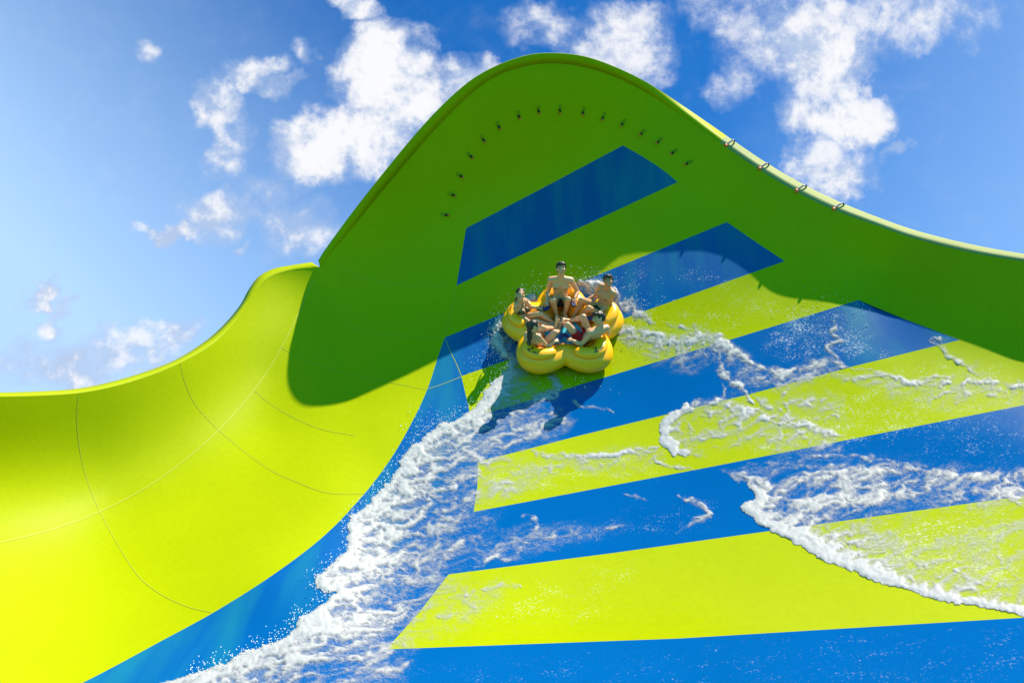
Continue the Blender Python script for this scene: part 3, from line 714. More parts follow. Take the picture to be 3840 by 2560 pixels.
class Blob:
    """collects closed shapes that are fused into one continuous skin by a voxel remesh"""
    def __init__(s): s.V = []; s.F = []
    def ell(s, c, ax, r):
        """ellipsoid: centre, three axes (rows), radii"""
        b = sum(len(v) for v in s.V); s.V.append(np.asarray(c)+(ICO_V*np.asarray(r))@np.asarray(ax)); s.F += [tuple(i+b for i in f) for f in ICO_F]
    def cone(s, a, c, ra, rc, n=14):
        """round cone between two points"""
        a = np.asarray(a, float); c = np.asarray(c, float); d = c-a; L_ = np.linalg.norm(d)
        if L_ < 1e-6: return
        d /= L_; x = nrm(np.cross(d, [.31, .52, .79])); y = np.cross(d, x); rows = []
        for t in np.linspace(-90, 0, 5)[1:]: rows.append((a+d*ra*math.sin(R(t)), ra*math.cos(R(t))))
        for t in np.linspace(0, 90, 5)[:-1]: rows.append((c+d*rc*math.sin(R(t)), rc*math.cos(R(t))))
        b = sum(len(v) for v in s.V); V = [a-d*ra]
        for p, r in rows:
            for k in range(n): V.append(p+r*(math.cos(2*math.pi*k/n)*x+math.sin(2*math.pi*k/n)*y))
        V.append(c+d*rc); m = len(rows); F_ = []
        for k in range(n): F_.append((0, 1+(k+1) % n, 1+k))
        for j in range(m-1):
            for k in range(n): F_.append((1+j*n+k, 1+j*n+(k+1) % n, 1+(j+1)*n+(k+1) % n, 1+(j+1)*n+k))
        for k in range(n): F_.append((1+(m-1)*n+k, 1+(m-1)*n+(k+1) % n, 1+m*n))
        s.V.append(np.array(V)); s.F += [tuple(i+b for i in f) for f in F_]
    def chain(s, pts, rad):
        for i in range(len(pts)-1): s.cone(pts[i], pts[i+1], rad[i], rad[i+1])
    def remesh(s, name, voxel, mat, parent, smooth_it=4):
        me = bpy.data.meshes.new('tmp'); me.from_pydata([tuple(v) for v in np.vstack(s.V)], [], s.F)
        o = bpy.data.objects.new('tmp', me); link(o)
        r = o.modifiers.new('r', 'REMESH'); r.mode = 'VOXEL'; r.voxel_size = voxel; r.adaptivity = 0
        sm = o.modifiers.new('s', 'SMOOTH'); sm.factor = .5; sm.iterations = smooth_it
        bpy.context.view_layer.update()
        m2 = bpy.data.meshes.new_from_object(o.evaluated_get(bpy.context.evaluated_depsgraph_get()))
        bpy.data.objects.remove(o); bpy.data.meshes.remove(me)
        m2.name = name; m2.materials.clear(); m2.materials.append(mat)
        m2.polygons.foreach_set('use_smooth', [True]*len(m2.polygons))
        o2 = bpy.data.objects.new(name, m2); link(o2); o2.parent = parent
        return o2

def hand(B, wrist, d, n, curl=1.0, thumb=1, sc=1.0):
    """palm, four fingers and a thumb; d along the hand, n palm normal (towards what is held)"""
    d = nrm(d); n = nrm(n-np.dot(n, d)*d); s = np.cross(n, d)*thumb
    pc = wrist+d*.045*sc
    B.ell(pc, [d, s, n], [.050*sc, .040*sc, .017*sc])
    for k, (off, ln) in enumerate(((.028, .070), (.010, .078), (-.009, .073), (-.026, .058))):
        b = wrist+d*.082*sc+s*off*sc; a1 = R(25)*curl; a2 = R(75)*curl; a3 = R(115)*curl
        p1 = b+ln*.45*sc*(math.cos(a1)*d+math.sin(a1)*n); p2 = p1+ln*.32*sc*(math.cos(a2)*d+math.sin(a2)*n); p3 = p2+ln*.24*sc*(math.cos(a3)*d+math.sin(a3)*n)
        B.chain([b-d*.02*sc, b, p1, p2, p3], [.0095*sc, .0095*sc, .0088*sc, .008*sc, .007*sc])
    t0 = wrist+d*.03*sc+s*.032*sc; t1 = t0+.034*sc*(d*.6+s*.75+n*.3); t2 = t1+.03*sc*(d*.75+s*.1+n*.65)
    B.chain([wrist+d*.02*sc+s*.015*sc, t0, t1, t2], [.014*sc, .012*sc, .0105*sc, .0085*sc])
def foot(B, ankle, toe, up, sc=1.0):
    d = nrm(toe-ankle); u_ = nrm(up-np.dot(up, d)*d); s = np.cross(d, u_); L_ = .165*sc
    heel = ankle-d*.045*sc-u_*.035*sc; ball = ankle+d*L_*.72-u_*.045*sc
    B.chain([heel, ankle+d*.02-u_*.02*sc], [.030*sc, .036*sc]); B.cone(ankle+d*.01-u_*.01, ball, .036*sc, .026*sc)
    B.cone(heel, ball, .028*sc, .024*sc); B.cone(ball-s*.018*sc, ball+s*.018*sc, .022*sc, .021*sc)
    for k in range(5):
        b = ball+s*(.030-.0145*k)*sc+d*.012*sc; l = (.050, .046, .043, .038, .032)[k]*sc
        B.cone(b, b+d*l-u_*.004, (.0125, .0095, .009, .0085, .008)[k]*sc, (.0105, .008, .0075, .007, .007)[k]*sc)

def make_person(spec):
    g_ = spec; sx = g_['sex']; fem = sx == 'f'; sc = .94 if fem else 1.0
    root = empty('person', RM); tag(root, g_['label'], 'person', 'riders in the yellow raft')
    B = Blob()
    pel, shL, shR, neck, head = (np.asarray(g_[k], float) for k in ('pelvis', 'shL', 'shR', 'neck', 'head'))
    hipax = nrm(g_['hipR']-g_['hipL']); shax = nrm(shR-shL); shm = (shL+shR)/2
    spine = nrm(shm-pel)
    front0 = nrm(np.cross(spine, hipax)); front1 = nrm(np.cross(nrm(neck-pel), shax))
    if g_.get('flip'): front0, front1 = -front0, -front1
    # trunk: stacked ellipsoids from pelvis to shoulders
    ws = [.150, .152, .135, .128, .140, .156, .160, .135] if not fem else [.150, .148, .118, .108, .116, .128, .130, .108]
    ds = [.105, .100, .088, .084, .094, .104, .098, .070] if not fem else [.105, .098, .080, .074, .080, .088, .082, .060]
    top = shm+spine*.01
    for i in range(8):
        t = i/7; c = pel*(1-t)+top*t; ax = nrm(hipax*(1-t)+shax*t); fr = nrm(front0*(1-t)+front1*t); sp = np.cross(fr, ax); sp = nrm(sp); fr = nrm(np.cross(ax, sp))
        B.ell(c-fr*.012*math.sin(math.pi*t), [ax, fr, sp], [ws[i], ds[i], .085])
    # shoulders, trapezius, chest
    r_sh = .062 if not fem else .049
    B.cone(shL, shm+spine*.03, r_sh, .062*sc); B.cone(shR, shm+spine*.03, r_sh, .062*sc)
    B.cone(shm+spine*.02, neck, .078*sc, .054*sc); B.cone(neck, neck*.35+head*.65, .055*sc, .050*sc)
    for s_ in (-1, 1):
        c = shm-spine*(.13 if fem else .10)+shax*s_*(.068 if fem else .075)+front1*(.075 if fem else .068)
        if fem: B.ell(c, [shax, front1, spine], [.052, .050, .050])
        else: B.ell(c, [shax, front1, spine], [.072, .034, .055])
        B.ell(shm-spine*.12+shax*s_*.075-front1*.06, [shax, front1, spine], [.07, .03, .09])   # shoulder blades
    B.ell(pel+hipax*.06-front0*.05-spine*.05, [hipax, front0, spine], [.088, .085, .085]); B.ell(pel-hipax*.06-front0*.05-spine*.05, [hipax, front0, spine], [.088, .085, .085])
    # legs
    for k in 'LR':
        h, kn, an, to = (np.asarray(g_[n+k], float) for n in ('hip', 'knee', 'ank', 'toe'))
        th = .082 if not fem else .078
        m1 = h*.6+kn*.4; B.chain([h, m1, kn], [th+.008, th-.008, .054*sc])
        back = nrm(np.cross(np.cross(kn-h, an-kn), an-kn)); shin = an-kn
        cv = kn+shin*.33-back*.0
        bdir = nrm((h-kn)-np.dot(h-kn, nrm(shin))*nrm(shin))     # calf lies on the side the thigh folds to
        B.chain([kn, kn+shin*.30+bdir*.016, kn+shin*.65+bdir*.006, an], [.050*sc, .053*sc, .040*sc, .031*sc])
        B.ell(kn-bdir*.012, [nrm(shin), bdir, nrm(np.cross(shin, bdir))], [.045*sc, .042*sc, .046*sc])
        foot(B, an, to, np.asarray(g_.get('up'+k, kn-an), float), sc)
    # arms and hands
    for k in 'LR':
        s0, el, wr = (np.asarray(g_[n+k], float) for n in ('sh', 'el', 'wr'))
        ra = (.052, .046, .040, .041, .027) if not fem else (.042, .037, .032, .032, .022)
        m1 = s0*.5+el*.5; m2 = el*.68+wr*.32
        B.chain([s0, m1, el], [ra[0], ra[1], ra[2]]); B.chain([el, m2, wr], [ra[2]*.97, ra[3], ra[4]])
        hd = np.asarray(g_['hand'+k], float)-wr; pn = np.asarray(g_.get('palm'+k, (0, 0, -1)), float)
        hand(B, wr, hd, pn, g_.get('curl'+k, 1.0), 1 if k == 'R' else -1, sc)
    # head
    f = nrm(g_['face']); hu = nrm(np.asarray(g_['hup'], float)); hu = nrm(hu-np.dot(hu, f)*f); hs = np.cross(f, hu)
    hk = .96 if fem else 1.0; HX = [hs, f, hu]
    B.ell(head+hu*.022-f*.012, HX, [.074*hk, .092*hk, .088*hk])
    B.ell(head+f*.012-hu*.030, HX, [.060*hk, .072*hk, .075*hk]); B.ell(head+f*.052-hu*.075, HX, [.034*hk, .034*hk, .030*hk])
    B.cone(head+f*.085+hu*.020, head+f*.104-hu*.014, .011, .015); B.ell(head+f*.098-hu*.018, HX, [.019, .014, .011])
    for s_ in (-1, 1):
        B.ell(head+hs*s_*.074*hk-hu*.005-f*.008, HX, [.011, .022, .033]); B.ell(head+f*.072+hs*s_*.034+hu*.034, HX, [.024, .016, .010])
        B.ell(head+f*.064+hs*s_*.040-hu*.020, HX, [.026, .022, .020])
    B.ell(head+f*.080-hu*.048, HX, [.028, .018, .016])
    body = B.remesh('body', .0065, M[g_['skin']], root, 3)
    me = body.data; nv = len(me.vertices); co = np.empty(nv*3); me.vertices.foreach_get('co', co); co = co.reshape(-1, 3)
    # colouring of the skin itself: lips, brows, eyes, teeth, nipples, stubble
    tone = np.ones((nv, 4)); rel = co-head; X_ = rel@hs; Y_ = rel@f; Z_ = rel@hu; fr_ = Y_ > .045
    def paint(mask, c): tone[mask, :3] = c
    for s_ in (-1, 1):
        paint(fr_ & (((X_-s_*.034)/.017)**2+((Z_-.018)/.008)**2 < 1), (.42, .36, .35))
        paint(fr_ & (((X_-s_*.035)/.024)**2+((Z_-.040)/.0055)**2 < 1), (.34, .26, .22))
        paint(fr_ & (((X_-s_*.042)/.020)**2+((Z_+.018)/.018)**2 < 1), (1.06, .86, .82))
    if not fem: paint(fr_ & (Z_ < -.035) & (abs(X_) < .055) & (Z_ > -.11), (.90, .86, .84))
    smile = g_.get('smile', 1.0)
    mz = -.050+3.2*smile*X_**2*1.6
    paint(fr_ & (abs(X_) < .033) & (abs(Z_-mz) < .0125), (.95, .50, .50))
    if smile > .4: paint(fr_ & (abs(X_) < .024) & (abs(Z_-mz) < .0055), (1.15, 1.6, 2.1))
    if not fem:
        for s_ in (-1, 1):
            c = shm-spine*.125+shax*s_*.085+front1*.10; paint(((co-c)**2).sum(1) < .022**2, (.55, .42, .40))
    ca = me.color_attributes.new('tone', 'FLOAT_COLOR', 'POINT'); ca.data.foreach_set('color', tone.astype(np.float32).ravel())
    nr = np.empty(nv*3); me.vertices.foreach_get('normal', nr) if False else me.vertex_normals.foreach_get('vector', nr); nr = nr.reshape(-1, 3)
    fc = np.array([tuple(p.vertices) for p in me.polygons if len(p.vertices) == 4]); fcc = co[fc].mean(1)
    def cloth(name, mask, mat, off=.007):
        sel = fc[mask]
        if not len(sel): return None
        used = np.unique(sel); mp = np.full(nv, -1); mp[used] = np.arange(len(used))
        o = mesh_obj(name, co[used]+nr[used]*off, mp[sel], M[mat], root)
        so_ = o.modifiers.new('thickness', 'SOLIDIFY'); so_.thickness = off*.9; so_.offset = -1
        return o
    # swimwear follows the body
    rp = fcc-pel; a_sp = rp@spine; a_ax = rp@hipax; a_fr = rp@front0
    def seg_par(p, a, c):
        d = c-a; t = np.clip(((p-a)@d)/(d@d), -1, 2); return t, np.linalg.norm(p-a-np.clip(t, 0, 1)[:, None]*d, axis=1)
    near_hand = np.zeros(len(fcc), bool)
    for k in 'LR':
        for a, c in ((g_['el'+k], g_['wr'+k]), (g_['sh'+k], g_['el'+k])):
            t_, q_ = seg_par(fcc, np.asarray(a), np.asarray(c)); near_hand |= q_ < .042
        near_hand |= np.linalg.norm(fcc-np.asarray(g_['wr'+k]), axis=1) < .085
    msk = np.zeros(len(fcc), bool)
    wl = .13 if not fem else .03
    if not fem:
        msk |= (a_sp < wl) & (a_sp > -.2) & (np.linalg.norm(rp, axis=1) < .21)
        for k in 'LR':
            t_, q_ = seg_par(fcc, np.asarray(g_['hip'+k]), np.asarray(g_['knee'+k])); msk |= (t_ < g_.get('leglen', .42)) & (t_ > -.6) & (q_ < .115) & (a_sp < wl)
        cloth('swim_trunks', msk & ~near_hand, g_['cloth'])
    else:
        msk |= (abs(a_sp+.035) < .028) & (np.linalg.norm(rp, axis=1) < .21)
        msk |= (a_sp < .0) & (a_sp > -.2) & (abs(a_ax) < .055) & (np.linalg.norm(rp, axis=1) < .15)
        cloth('bikini_bottom', msk & ~near_hand, g_['cloth'])
        rs = fcc-shm; b_sp = rs@spine; b_ax = rs@shax; b_fr = rs@front1
        m2 = np.zeros(len(fcc), bool)
        for s_ in (-1, 1):
            tri = (b_sp > -.185) & (b_sp < -.075) & (abs(b_ax-s_*.068) < .052*(-.075-b_sp)/.11+.012) & (b_fr > .02) & (b_fr < .17); m2 |= tri
        m2 |= (abs(b_sp+.178) < .007) & (abs(b_ax) < .16) & (abs(b_fr) < .17)
        for s_ in (-1, 1): m2 |= (b_sp > -.09) & (b_sp < .06) & (abs(b_ax-s_*(.068+(b_sp+.09)*-.22)) < .007) & (b_fr > .0) & (b_fr < .15)
        cloth('bikini_top', m2 & ~near_hand, g_['cloth'], .005)
    # hair
    H = Blob(); st = g_['hair']
    hc = head+hu*.030-f*.020
    H.ell(hc, HX, [.081*hk, .094*hk, .088*hk]); H.ell(hc-f*.03-hu*.03, HX, [.077*hk, .070*hk, .080*hk])
    r_ = random.Random(g_['seed'])
    if st == 'short':
        for k in range(26):
            a = r_.uniform(-1.2, 1.2); b = r_.uniform(.15, 1.0)
            p = hc+hs*math.sin(a)*.078+f*(math.cos(a)*.075*b)+hu*(.07+.018*r_.random()*b-.04*abs(math.sin(a)))
            H.cone(p, p+f*.022*r_.random()+hu*.012*r_.uniform(-1, 1)+hs*.012*r_.uniform(-1, 1), .016, .010)
        for k in range(9):      # wet fringe
            x = -.05+.1*k/8+r_.uniform(-.006, .006); p = head+hs*x+f*(.078-.35*abs(x))+hu*.098
            H.chain([p, p+f*.016-hu*.020, p+f*.018-hu*(.038+.012*r_.random())+hs*.006*r_.uniform(-1, 1)], [.016, .011, .005])
        for s_ in (-1, 1): H.cone(head+hs*s_*.074+hu*.05-f*.005, head+hs*s_*.077+hu*.008+f*.002, .017, .009)
        H.cone(head-f*.085+hu*.0, head-f*.075-hu*.055, .045, .03)
    else:
        H.ell(hc-f*.065-hu*.02, HX, [.055, .05, .06])
        tail = np.asarray(g_['tail'], float); tl = [head-f*.10-hu*.0]+[np.asarray(q) for q in tail]
        nst = 16 if st == 'long' else 6
        for k in range(nst):
            o_ = [np.array([r_.gauss(0, 1) for _ in range(3)])*.010*(1+j*.75) for j in range(len(tl))]
            rr = [.021, .017, .014, .010, .006][:len(tl)] if st == 'long' else [.02, .016, .010, .006][:len(tl)]
            H.chain([tl[j]+o_[j] for j in range(len(tl))], rr)
    hair = H.remesh('hair', .006, M['hair'], root, 2)
    # keep the face free of hair
    bm = bmesh.new(); bm.from_mesh(hair.data); dele = []
    hl = g_.get('hairline', .078)
    for fc_ in bm.faces:
        c = np.array(fc_.calc_center_median())-head; x, y, z = c@hs, c@f, c@hu
        if st != 'short' and y > .02 and z < hl-.10*(y < .05)-1.0*max(0, .05-y) and abs(x) < .085: dele.append(fc_)
        elif st == 'short' and y > .035 and z < .052 and abs(x) < .07: dele.append(fc_)
    bmesh.ops.delete(bm, geom=dele, context='FACES'); bm.to_mesh(hair.data); bm.free()
    return root, body

CAMV = ray_raft((0, 0, -1)); UPV = ray_raft((0, 1, 0)); RTV = ray_raft((1, 0, 0))
def face(x, y, z): return x*RTV+y*UPV+z*CAMV
def hips(p, ax, w=.088): ax = nrm(ax); return dict(pelvis=p, hipR=p+ax*w, hipL=p-ax*w)

P_A = dict(sex='m', seed=1, skin='skin_fair', hair='short', cloth='black_cloth', smile=1.0, label='pale man in black swim trunks facing forward at the back of the raft',
  **hips(J(2101, 1131, .27), np.array([-1, .0, 0])), shR=J(2066, 1049, .74), shL=J(2139, 1051, .74), neck=J(2104, 1034, .84), head=J(2104, 1008, .985),
  elR=J(2055, 1094, 0.450), wrR=J(2052, 1128, 0.450), handR=J(2055, 1150, 0.420), elL=J(2165, 1090, 0.450), wrL=J(2156, 1117, 0.450), handL=J(2149, 1136, 0.420),
  kneeR=J(2072, 1125, .60), kneeL=J(2131, 1122, .60), ankR=J(2088, 1184, .215), ankL=J(2118, 1177, .215), toeR=J(2100, 1207, .16), toeL=J(2132, 1201, .16),
  face=face(.03, -.02, 1), hup=face(0, 1, .0))
P_B = dict(sex='m', seed=2, skin='skin_tan', hair='short', cloth='black_cloth', smile=1.0, label='tanned man in black trunks leaning back and grinning at the right of the raft',
  **hips(J(2246, 1166, .27), np.array([.25, .95, 0.05])), shR=J(2254, 1074, .70), shL=J(2299, 1100, .70), neck=J(2277, 1079, .79), head=J(2281, 1054, .925),
  elR=J(2234, 1107, 0.450), wrR=J(2205, 1122, 0.440), handR=J(2188, 1130, 0.420), elL=J(2284, 1146, 0.430), wrL=J(2246, 1170, 0.425), handL=J(2226, 1186, 0.410),
  kneeR=J(2180, 1124, .60), kneeL=J(2208, 1155, .60), ankR=J(2153, 1186, .215), ankL=J(2166, 1196, .215), toeR=J(2132, 1203, .16), toeL=J(2143, 1209, .17),
  face=face(-.12, -.08, 1), hup=face(-.08, 1, 0))
P_C = dict(sex='f', seed=3, skin='skin_fair', hair='tied', cloth='olive_cloth', smile=1.0, label='smiling woman in olive bikini with wet hair tied back at the left of the raft',
  **hips(J(1957, 1204, .26), np.array([-.1, -.97, 0])), shR=J(1936, 1142, .68), shL=J(1969, 1127, .58), neck=J(1953, 1128, .72), head=J(1951, 1104, .87),
  elR=J(1947, 1178, 0.420), wrR=J(1980, 1201, 0.415), handR=J(1994, 1211, 0.410), elL=J(1989, 1151, 0.430), wrL=J(2014, 1154, 0.450), handL=J(2032, 1157, 0.430),
  kneeR=J(2016, 1206, .42), kneeL=J(2027, 1177, .49), ankR=J(2074, 1222, .22), ankL=J(2078, 1212, .225), toeR=J(2100, 1226, .27), toeL=J(2103, 1212, .25), upR=(0, .2, 1), upL=(0, .2, 1),
  tail=[J(1943, 1112, .72), J(1940, 1126, .66)], hairline=.085, face=face(.22, -.12, 1), hup=face(.12, 1, 0.05))
P_D = dict(sex='f', seed=4, skin='skin_fair', hair='long', cloth='black_cloth', smile=.3, label='woman with long wet dark hair, back to the viewer at front left',
  **hips(J(2016, 1297, .26), np.array([.86, -.5, 0])), shR=J(2019, 1262, .66), shL=J(1974, 1254, .60), neck=J(1999, 1245, .74), head=J(2001, 1224, .87),
  elR=J(2054, 1300, 0.410), wrR=J(2081, 1280, 0.450), handR=J(2099, 1269, 0.430), elL=J(1969, 1284, 0.400), wrL=J(1992, 1268, 0.370), handL=J(2006, 1256, 0.350),
  kneeR=J(2080, 1246, .55), kneeL=J(2034, 1228, .60), ankR=J(2096, 1240, .26), ankL=J(2082, 1230, .34), toeR=J(2103, 1214, .40), toeL=J(2089, 1209, .46), upR=(0, -.9, .5), upL=(0, -.9, .5),
  tail=[J(1986, 1236, .83), J(1984, 1262, .75), J(1992, 1288, .64), J(2004, 1306, .55)], hairline=.08, face=face(.9, -.22, -.35), hup=face(.1, 1, .15))
P_E = dict(sex='m', seed=5, skin='skin_fair', hair='short', cloth='red_cloth', smile=0.0, leglen=.55, label='dark haired man in bright red trunks, back to the viewer, at front right',
  **hips(J(2193, 1266, .27), np.array([.72, .62, 0])), shL=J(2216, 1250, .62), shR=J(2273, 1229, .62), neck=J(2252, 1216, .74), head=J(2245, 1192, .87),
  elL=J(2180, 1291, 0.410), wrL=J(2147, 1277, 0.450), handL=J(2131, 1264, 0.430), elR=J(2281, 1250, 0.400), wrR=J(2266, 1230, 0.350), handR=J(2254, 1216, 0.320),
  kneeR=J(2188, 1188, .62), kneeL=J(2128, 1217, .56), ankR=J(2138, 1202, .31), ankL=J(2113, 1213, .26), toeR=J(2118, 1190, .42), toeL=J(2098, 1198, .34), upR=(.6, 0, .8), upL=(.3, -.4, .8),
  face=face(-.92, -.28, .22), hup=face(-.12, 1, .1))
for nm_, sp_ in (('A', P_A), ('B', P_B), ('C', P_C), ('D', P_D), ('E', P_E)):
    def dl(a, b): return round(float(np.linalg.norm(np.asarray(sp_[a])-np.asarray(sp_[b]))), 2)
    print('BONES', nm_, 'sh', dl('shL', 'shR'), 'torso', round(float(np.linalg.norm((sp_['shL']+sp_['shR'])/2-sp_['pelvis'])), 2), 'neck-head', dl('neck', 'head'),
          {k: (dl('sh'+k, 'el'+k), dl('el'+k, 'wr'+k), dl('wr'+k, 'hand'+k), dl('hip'+k, 'knee'+k), dl('knee'+k, 'ank'+k), dl('ank'+k, 'toe'+k)) for k in 'LR'})
RIDERS = [make_person(s_) for s_ in (P_A, P_B, P_C, P_D, P_E)]
# ------------------------------------------------------------------ spray nozzles on the wall, spray pipes on the rim
M['rubber'] = simple('black_rubber', (.012, .012, .013), .45)
M['tip'] = simple('orange_plastic', (.85, .16, .015), .35, var=.06)
M['pipe'] = simple('blue_grey_pipe', (.045, .085, .20), .35, spec=.6, var=.1)
M['clamp'] = simple('pale_clamp', (.70, .70, .66), .4)
def tube_mesh(name, pts, rad, mat, parent, n=10):
    P = np.asarray(pts, float)
    u0 = nrm(np.cross(P[1]-P[0], P[-1]-P[0])+np.array([.01, .013, .02]))
    return mesh_obj(name, *sweep(P, np.full(len(P), rad) if np.isscalar(rad) else rad, n, False, 1.0, u0), mat, parent)
NOZ = [(1672, 806), (1698, 731), (1727, 660), (1765, 586), (1812, 524), (1870, 475), (1945, 436), (2019, 416), (2099, 414), (2186, 422), (2260, 442), (2333, 466), (2405, 502), (2468, 533), (2523, 573), (2577, 614)]
ORD = ['first', 'second', 'third', 'fourth', 'fifth', 'sixth', 'seventh', 'eighth', 'ninth', 'tenth', 'eleventh', 'twelfth', 'thirteenth', 'fourteenth', 'fifteenth', 'last']
def build_nozzle_parts(root):
    # local frame: z out of the wall, y the way the jet points
    bm = bmesh.new()
    bmesh.ops.create_cone(bm, cap_ends=True, segments=16, radius1=.026, radius2=.022, depth=.030, matrix=Matrix.Translation((0, 0, .015)))
    bmesh.ops.create_cone(bm, cap_ends=True, segments=14, radius1=.019, radius2=.018, depth=.045, matrix=Matrix.Translation((0, .014, .036)) @ Matrix.Rotation(R(-90), 4, 'X'))
    b_ = bm_obj('fitting', bm, M['rubber'], root, False)
    bm = bmesh.new()
    bmesh.ops.create_cone(bm, cap_ends=True, segments=6, radius1=.020, radius2=.020, depth=.020, matrix=Matrix.Translation((0, .044, .036)) @ Matrix.Rotation(R(-90), 4, 'X'))
    bmesh.ops.create_cone(bm, cap_ends=True, segments=14, radius1=.016, radius2=.011, depth=.020, matrix=Matrix.Translation((0, .062, .036)) @ Matrix.Rotation(R(-90), 4, 'X'))
    bm_obj('tip', bm, M['tip'], root, False)
    a = np.linspace(-.6, 4.6, 20)
    loop = [np.array([.018, -.02, .02])]+[np.array([.026*math.cos(t), -.075+.034*math.sin(t)*-1, .014+.006*math.sin(t*.7)]) for t in a]
    tube_mesh('wire_loop', loop, .0032, M['rubber'], root, 6)
n_first = None
for i, (x, y) in enumerate(NOZ):
    P = surf(np.array([x]), np.array([y]))[0]; nz = surf_n(np.array([x]), np.array([y]))[0]
    q = surf(np.array([x+(2060-x)*.1]), np.array([y+(800-y)*.1+8.0]))[0]; yd = q-P; yd -= (yd@nz)*nz; yd = nrm(yd); xd = np.cross(yd, nz)
    mw = Matrix([[xd[k], yd[k], nz[k], P[k]] for k in range(3)]+[[0, 0, 0, 1]]) @ Matrix.Scale(.95, 4)
    if n_first is None:
        o = empty('spray_nozzle', mw); build_nozzle_parts(o); n_first = o
    else:
        o = n_first.copy(); COL.objects.link(o); o.matrix_world = mw
        for ch in n_first.children:
            c = ch.copy(); COL.objects.link(c); c.parent = o
    lab = 'black spray nozzle with orange tip on the green wall, %s from left end of arc' % ORD[i] if i < 15 else 'black spray nozzle with orange tip at the right end of the arc on green wall'
    if i == 0: lab = 'black spray nozzle with orange tip at the lower left end of the arc'
    tag(o, lab, 'nozzle', 'spray nozzles in an arc on the green wall')
SPR = [((2721, 549), (2724, 542), (2750, 525), (2754, 529), (2752, 542)), ((2847, 637), (2850, 628), (2878, 612), (2883, 615), (2881, 626)), ((2985, 721), (2988, 711), (3018, 694), (3024, 698), (3016, 707)), ((3125, 788), (3128, 780), (3158, 762), (3165, 766), (3155, 774))]
SN = ['highest', 'second highest', 'third highest', 'lowest']
for i, pts in enumerate(SPR):
    zi = float(depth(np.array([pts[0][0]]), np.array([pts[0][1]]))[0])
    dz = (-.01, -.005, .05, .08, .165)
    W3 = [to_world(*cam_pt(p[0], p[1], zi+d)) for p, d in zip(pts, dz)]
    base = W3[4]; o = empty('spray_pipe', Matrix.Translation(Vector(base)))
    tag(o, '%s of four bent blue spray pipes clipped over the slide rim' % SN[i], 'spray pipe', 'spray pipes on the rim')
    L3 = [q-base for q in W3]
    tube_mesh('pipe', catmull([L3[1], L3[1]*.75+L3[2]*.25, L3[2], L3[3], L3[3]*.4+L3[4]*.6, L3[4]], 6), .0145, M['pipe'], o, 10)
    d = nrm(L3[0]-L3[1]); tube_mesh('tip', [L3[1]-d*.005, L3[1]+d*.02, L3[0]-d*.01, L3[0]+d*.012], np.array([.021, .028, .028, .020]), M['tip'], o, 12)
    bm = bmesh.new(); bmesh.ops.create_cube(bm, size=1); bmesh.ops.scale(bm, verts=bm.verts, vec=(.05, .03, .022)); bmesh.ops.bevel(bm, geom=bm.edges[:], offset=.005, segments=2, affect='EDGES')
    c = bm_obj('clamp', bm, M['clamp'], o, False); c.location = (0, 0, 0)

# ------------------------------------------------------------------ flying drops
def drops():
    bm = bmesh.new(); bmesh.ops.create_icosphere(bm, subdivisions=1, radius=1); iv = np.array([v.co[:] for v in bm.verts]); jf = np.array([[v.index for v in f.verts] for f in bm.faces]); bm.free()
    src = []
    E = resample(catmull(EDGE_A, 6), 6)
    for _ in range(900):
        i = int(rng.integers(0, len(E)-40)); src.append((E[i, 0]+rng.normal(-8, 16), E[i, 1]+rng.normal(-4, 14), abs(rng.normal(.03, .05)), rng.uniform(.003, .008)))
    for (cx, cy, sx, sy, n, h) in ((1885, 1270, 30, 50, 220, .18), (1850, 1390, 50, 45, 160, .12), (2010, 1125, 35, 25, 160, .2), (2220, 1075, 50, 22, 220, .2), (2390, 1160, 70, 45, 160, .12), (2380, 1250, 60, 18, 120, .1), (2120, 1430, 70, 40, 90, .06), (2600, 1275, 70, 16, 140, .08), (1620, 1600, 60, 30, 120, .06), (3080, 1200, 110, 50, 160, .01)):
        for _ in range(n): src.append((rng.normal(cx, sx), rng.normal(cy, sy), abs(rng.normal(0, h)), rng.uniform(.003, .0075)))
    src = np.array(src); P = surf(src[:, 0], src[:, 1], src[:, 2]+.006); V = (P[:, None]+iv[None]*src[:, 3][:, None, None]).reshape(-1, 3)
    Fc = (jf[None]+np.arange(len(P))[:, None, None]*len(iv)).reshape(-1, 3)
    o = mesh_obj('water_spray', V, Fc, simple('white_drops', (.86, .89, .92), .25, spec=.6)); tag(o, 'fine white drops flying off the wave and raft', kind='stuff')
drops()
SKY_TINT = (0.10, 0.72, 1.34)
SKY_PALE = (4.4, 6.8, 10.2)
REAR_FILL = 1.6  # extra cyan sky glow behind the camera, added to lift the shaded wall
CLOUD_DARK = (4.3, 5.3, 7.3); CLOUD_LIGHT = (8.5, 8.55, 8.8)
# ------------------------------------------------------------------ ground, light, camera
g = mesh_obj('ground', [(-4000, -4000, 0), (4000, -4000, 0), (4000, 4000, 0), (-4000, 4000, 0)], [(0, 1, 2, 3)],
             simple('unseen_bounce_green', (.022, .15, .03), .9, var=.3, vscale=.3), smooth=False)  # ground is out of view; green picked for the light it bounces up
tag(g, kind='structure')

sun = bpy.data.lights.new('sun', 'SUN'); sun.energy = 5.0; sun.angle = R(0.6); sun.color = (1.0, .86, .68)
so = link(bpy.data.objects.new('sun', sun)); so.rotation_euler = Vector(SUN_W).to_track_quat('Z', 'Y').to_euler(); so.location = (10, 10, 40)

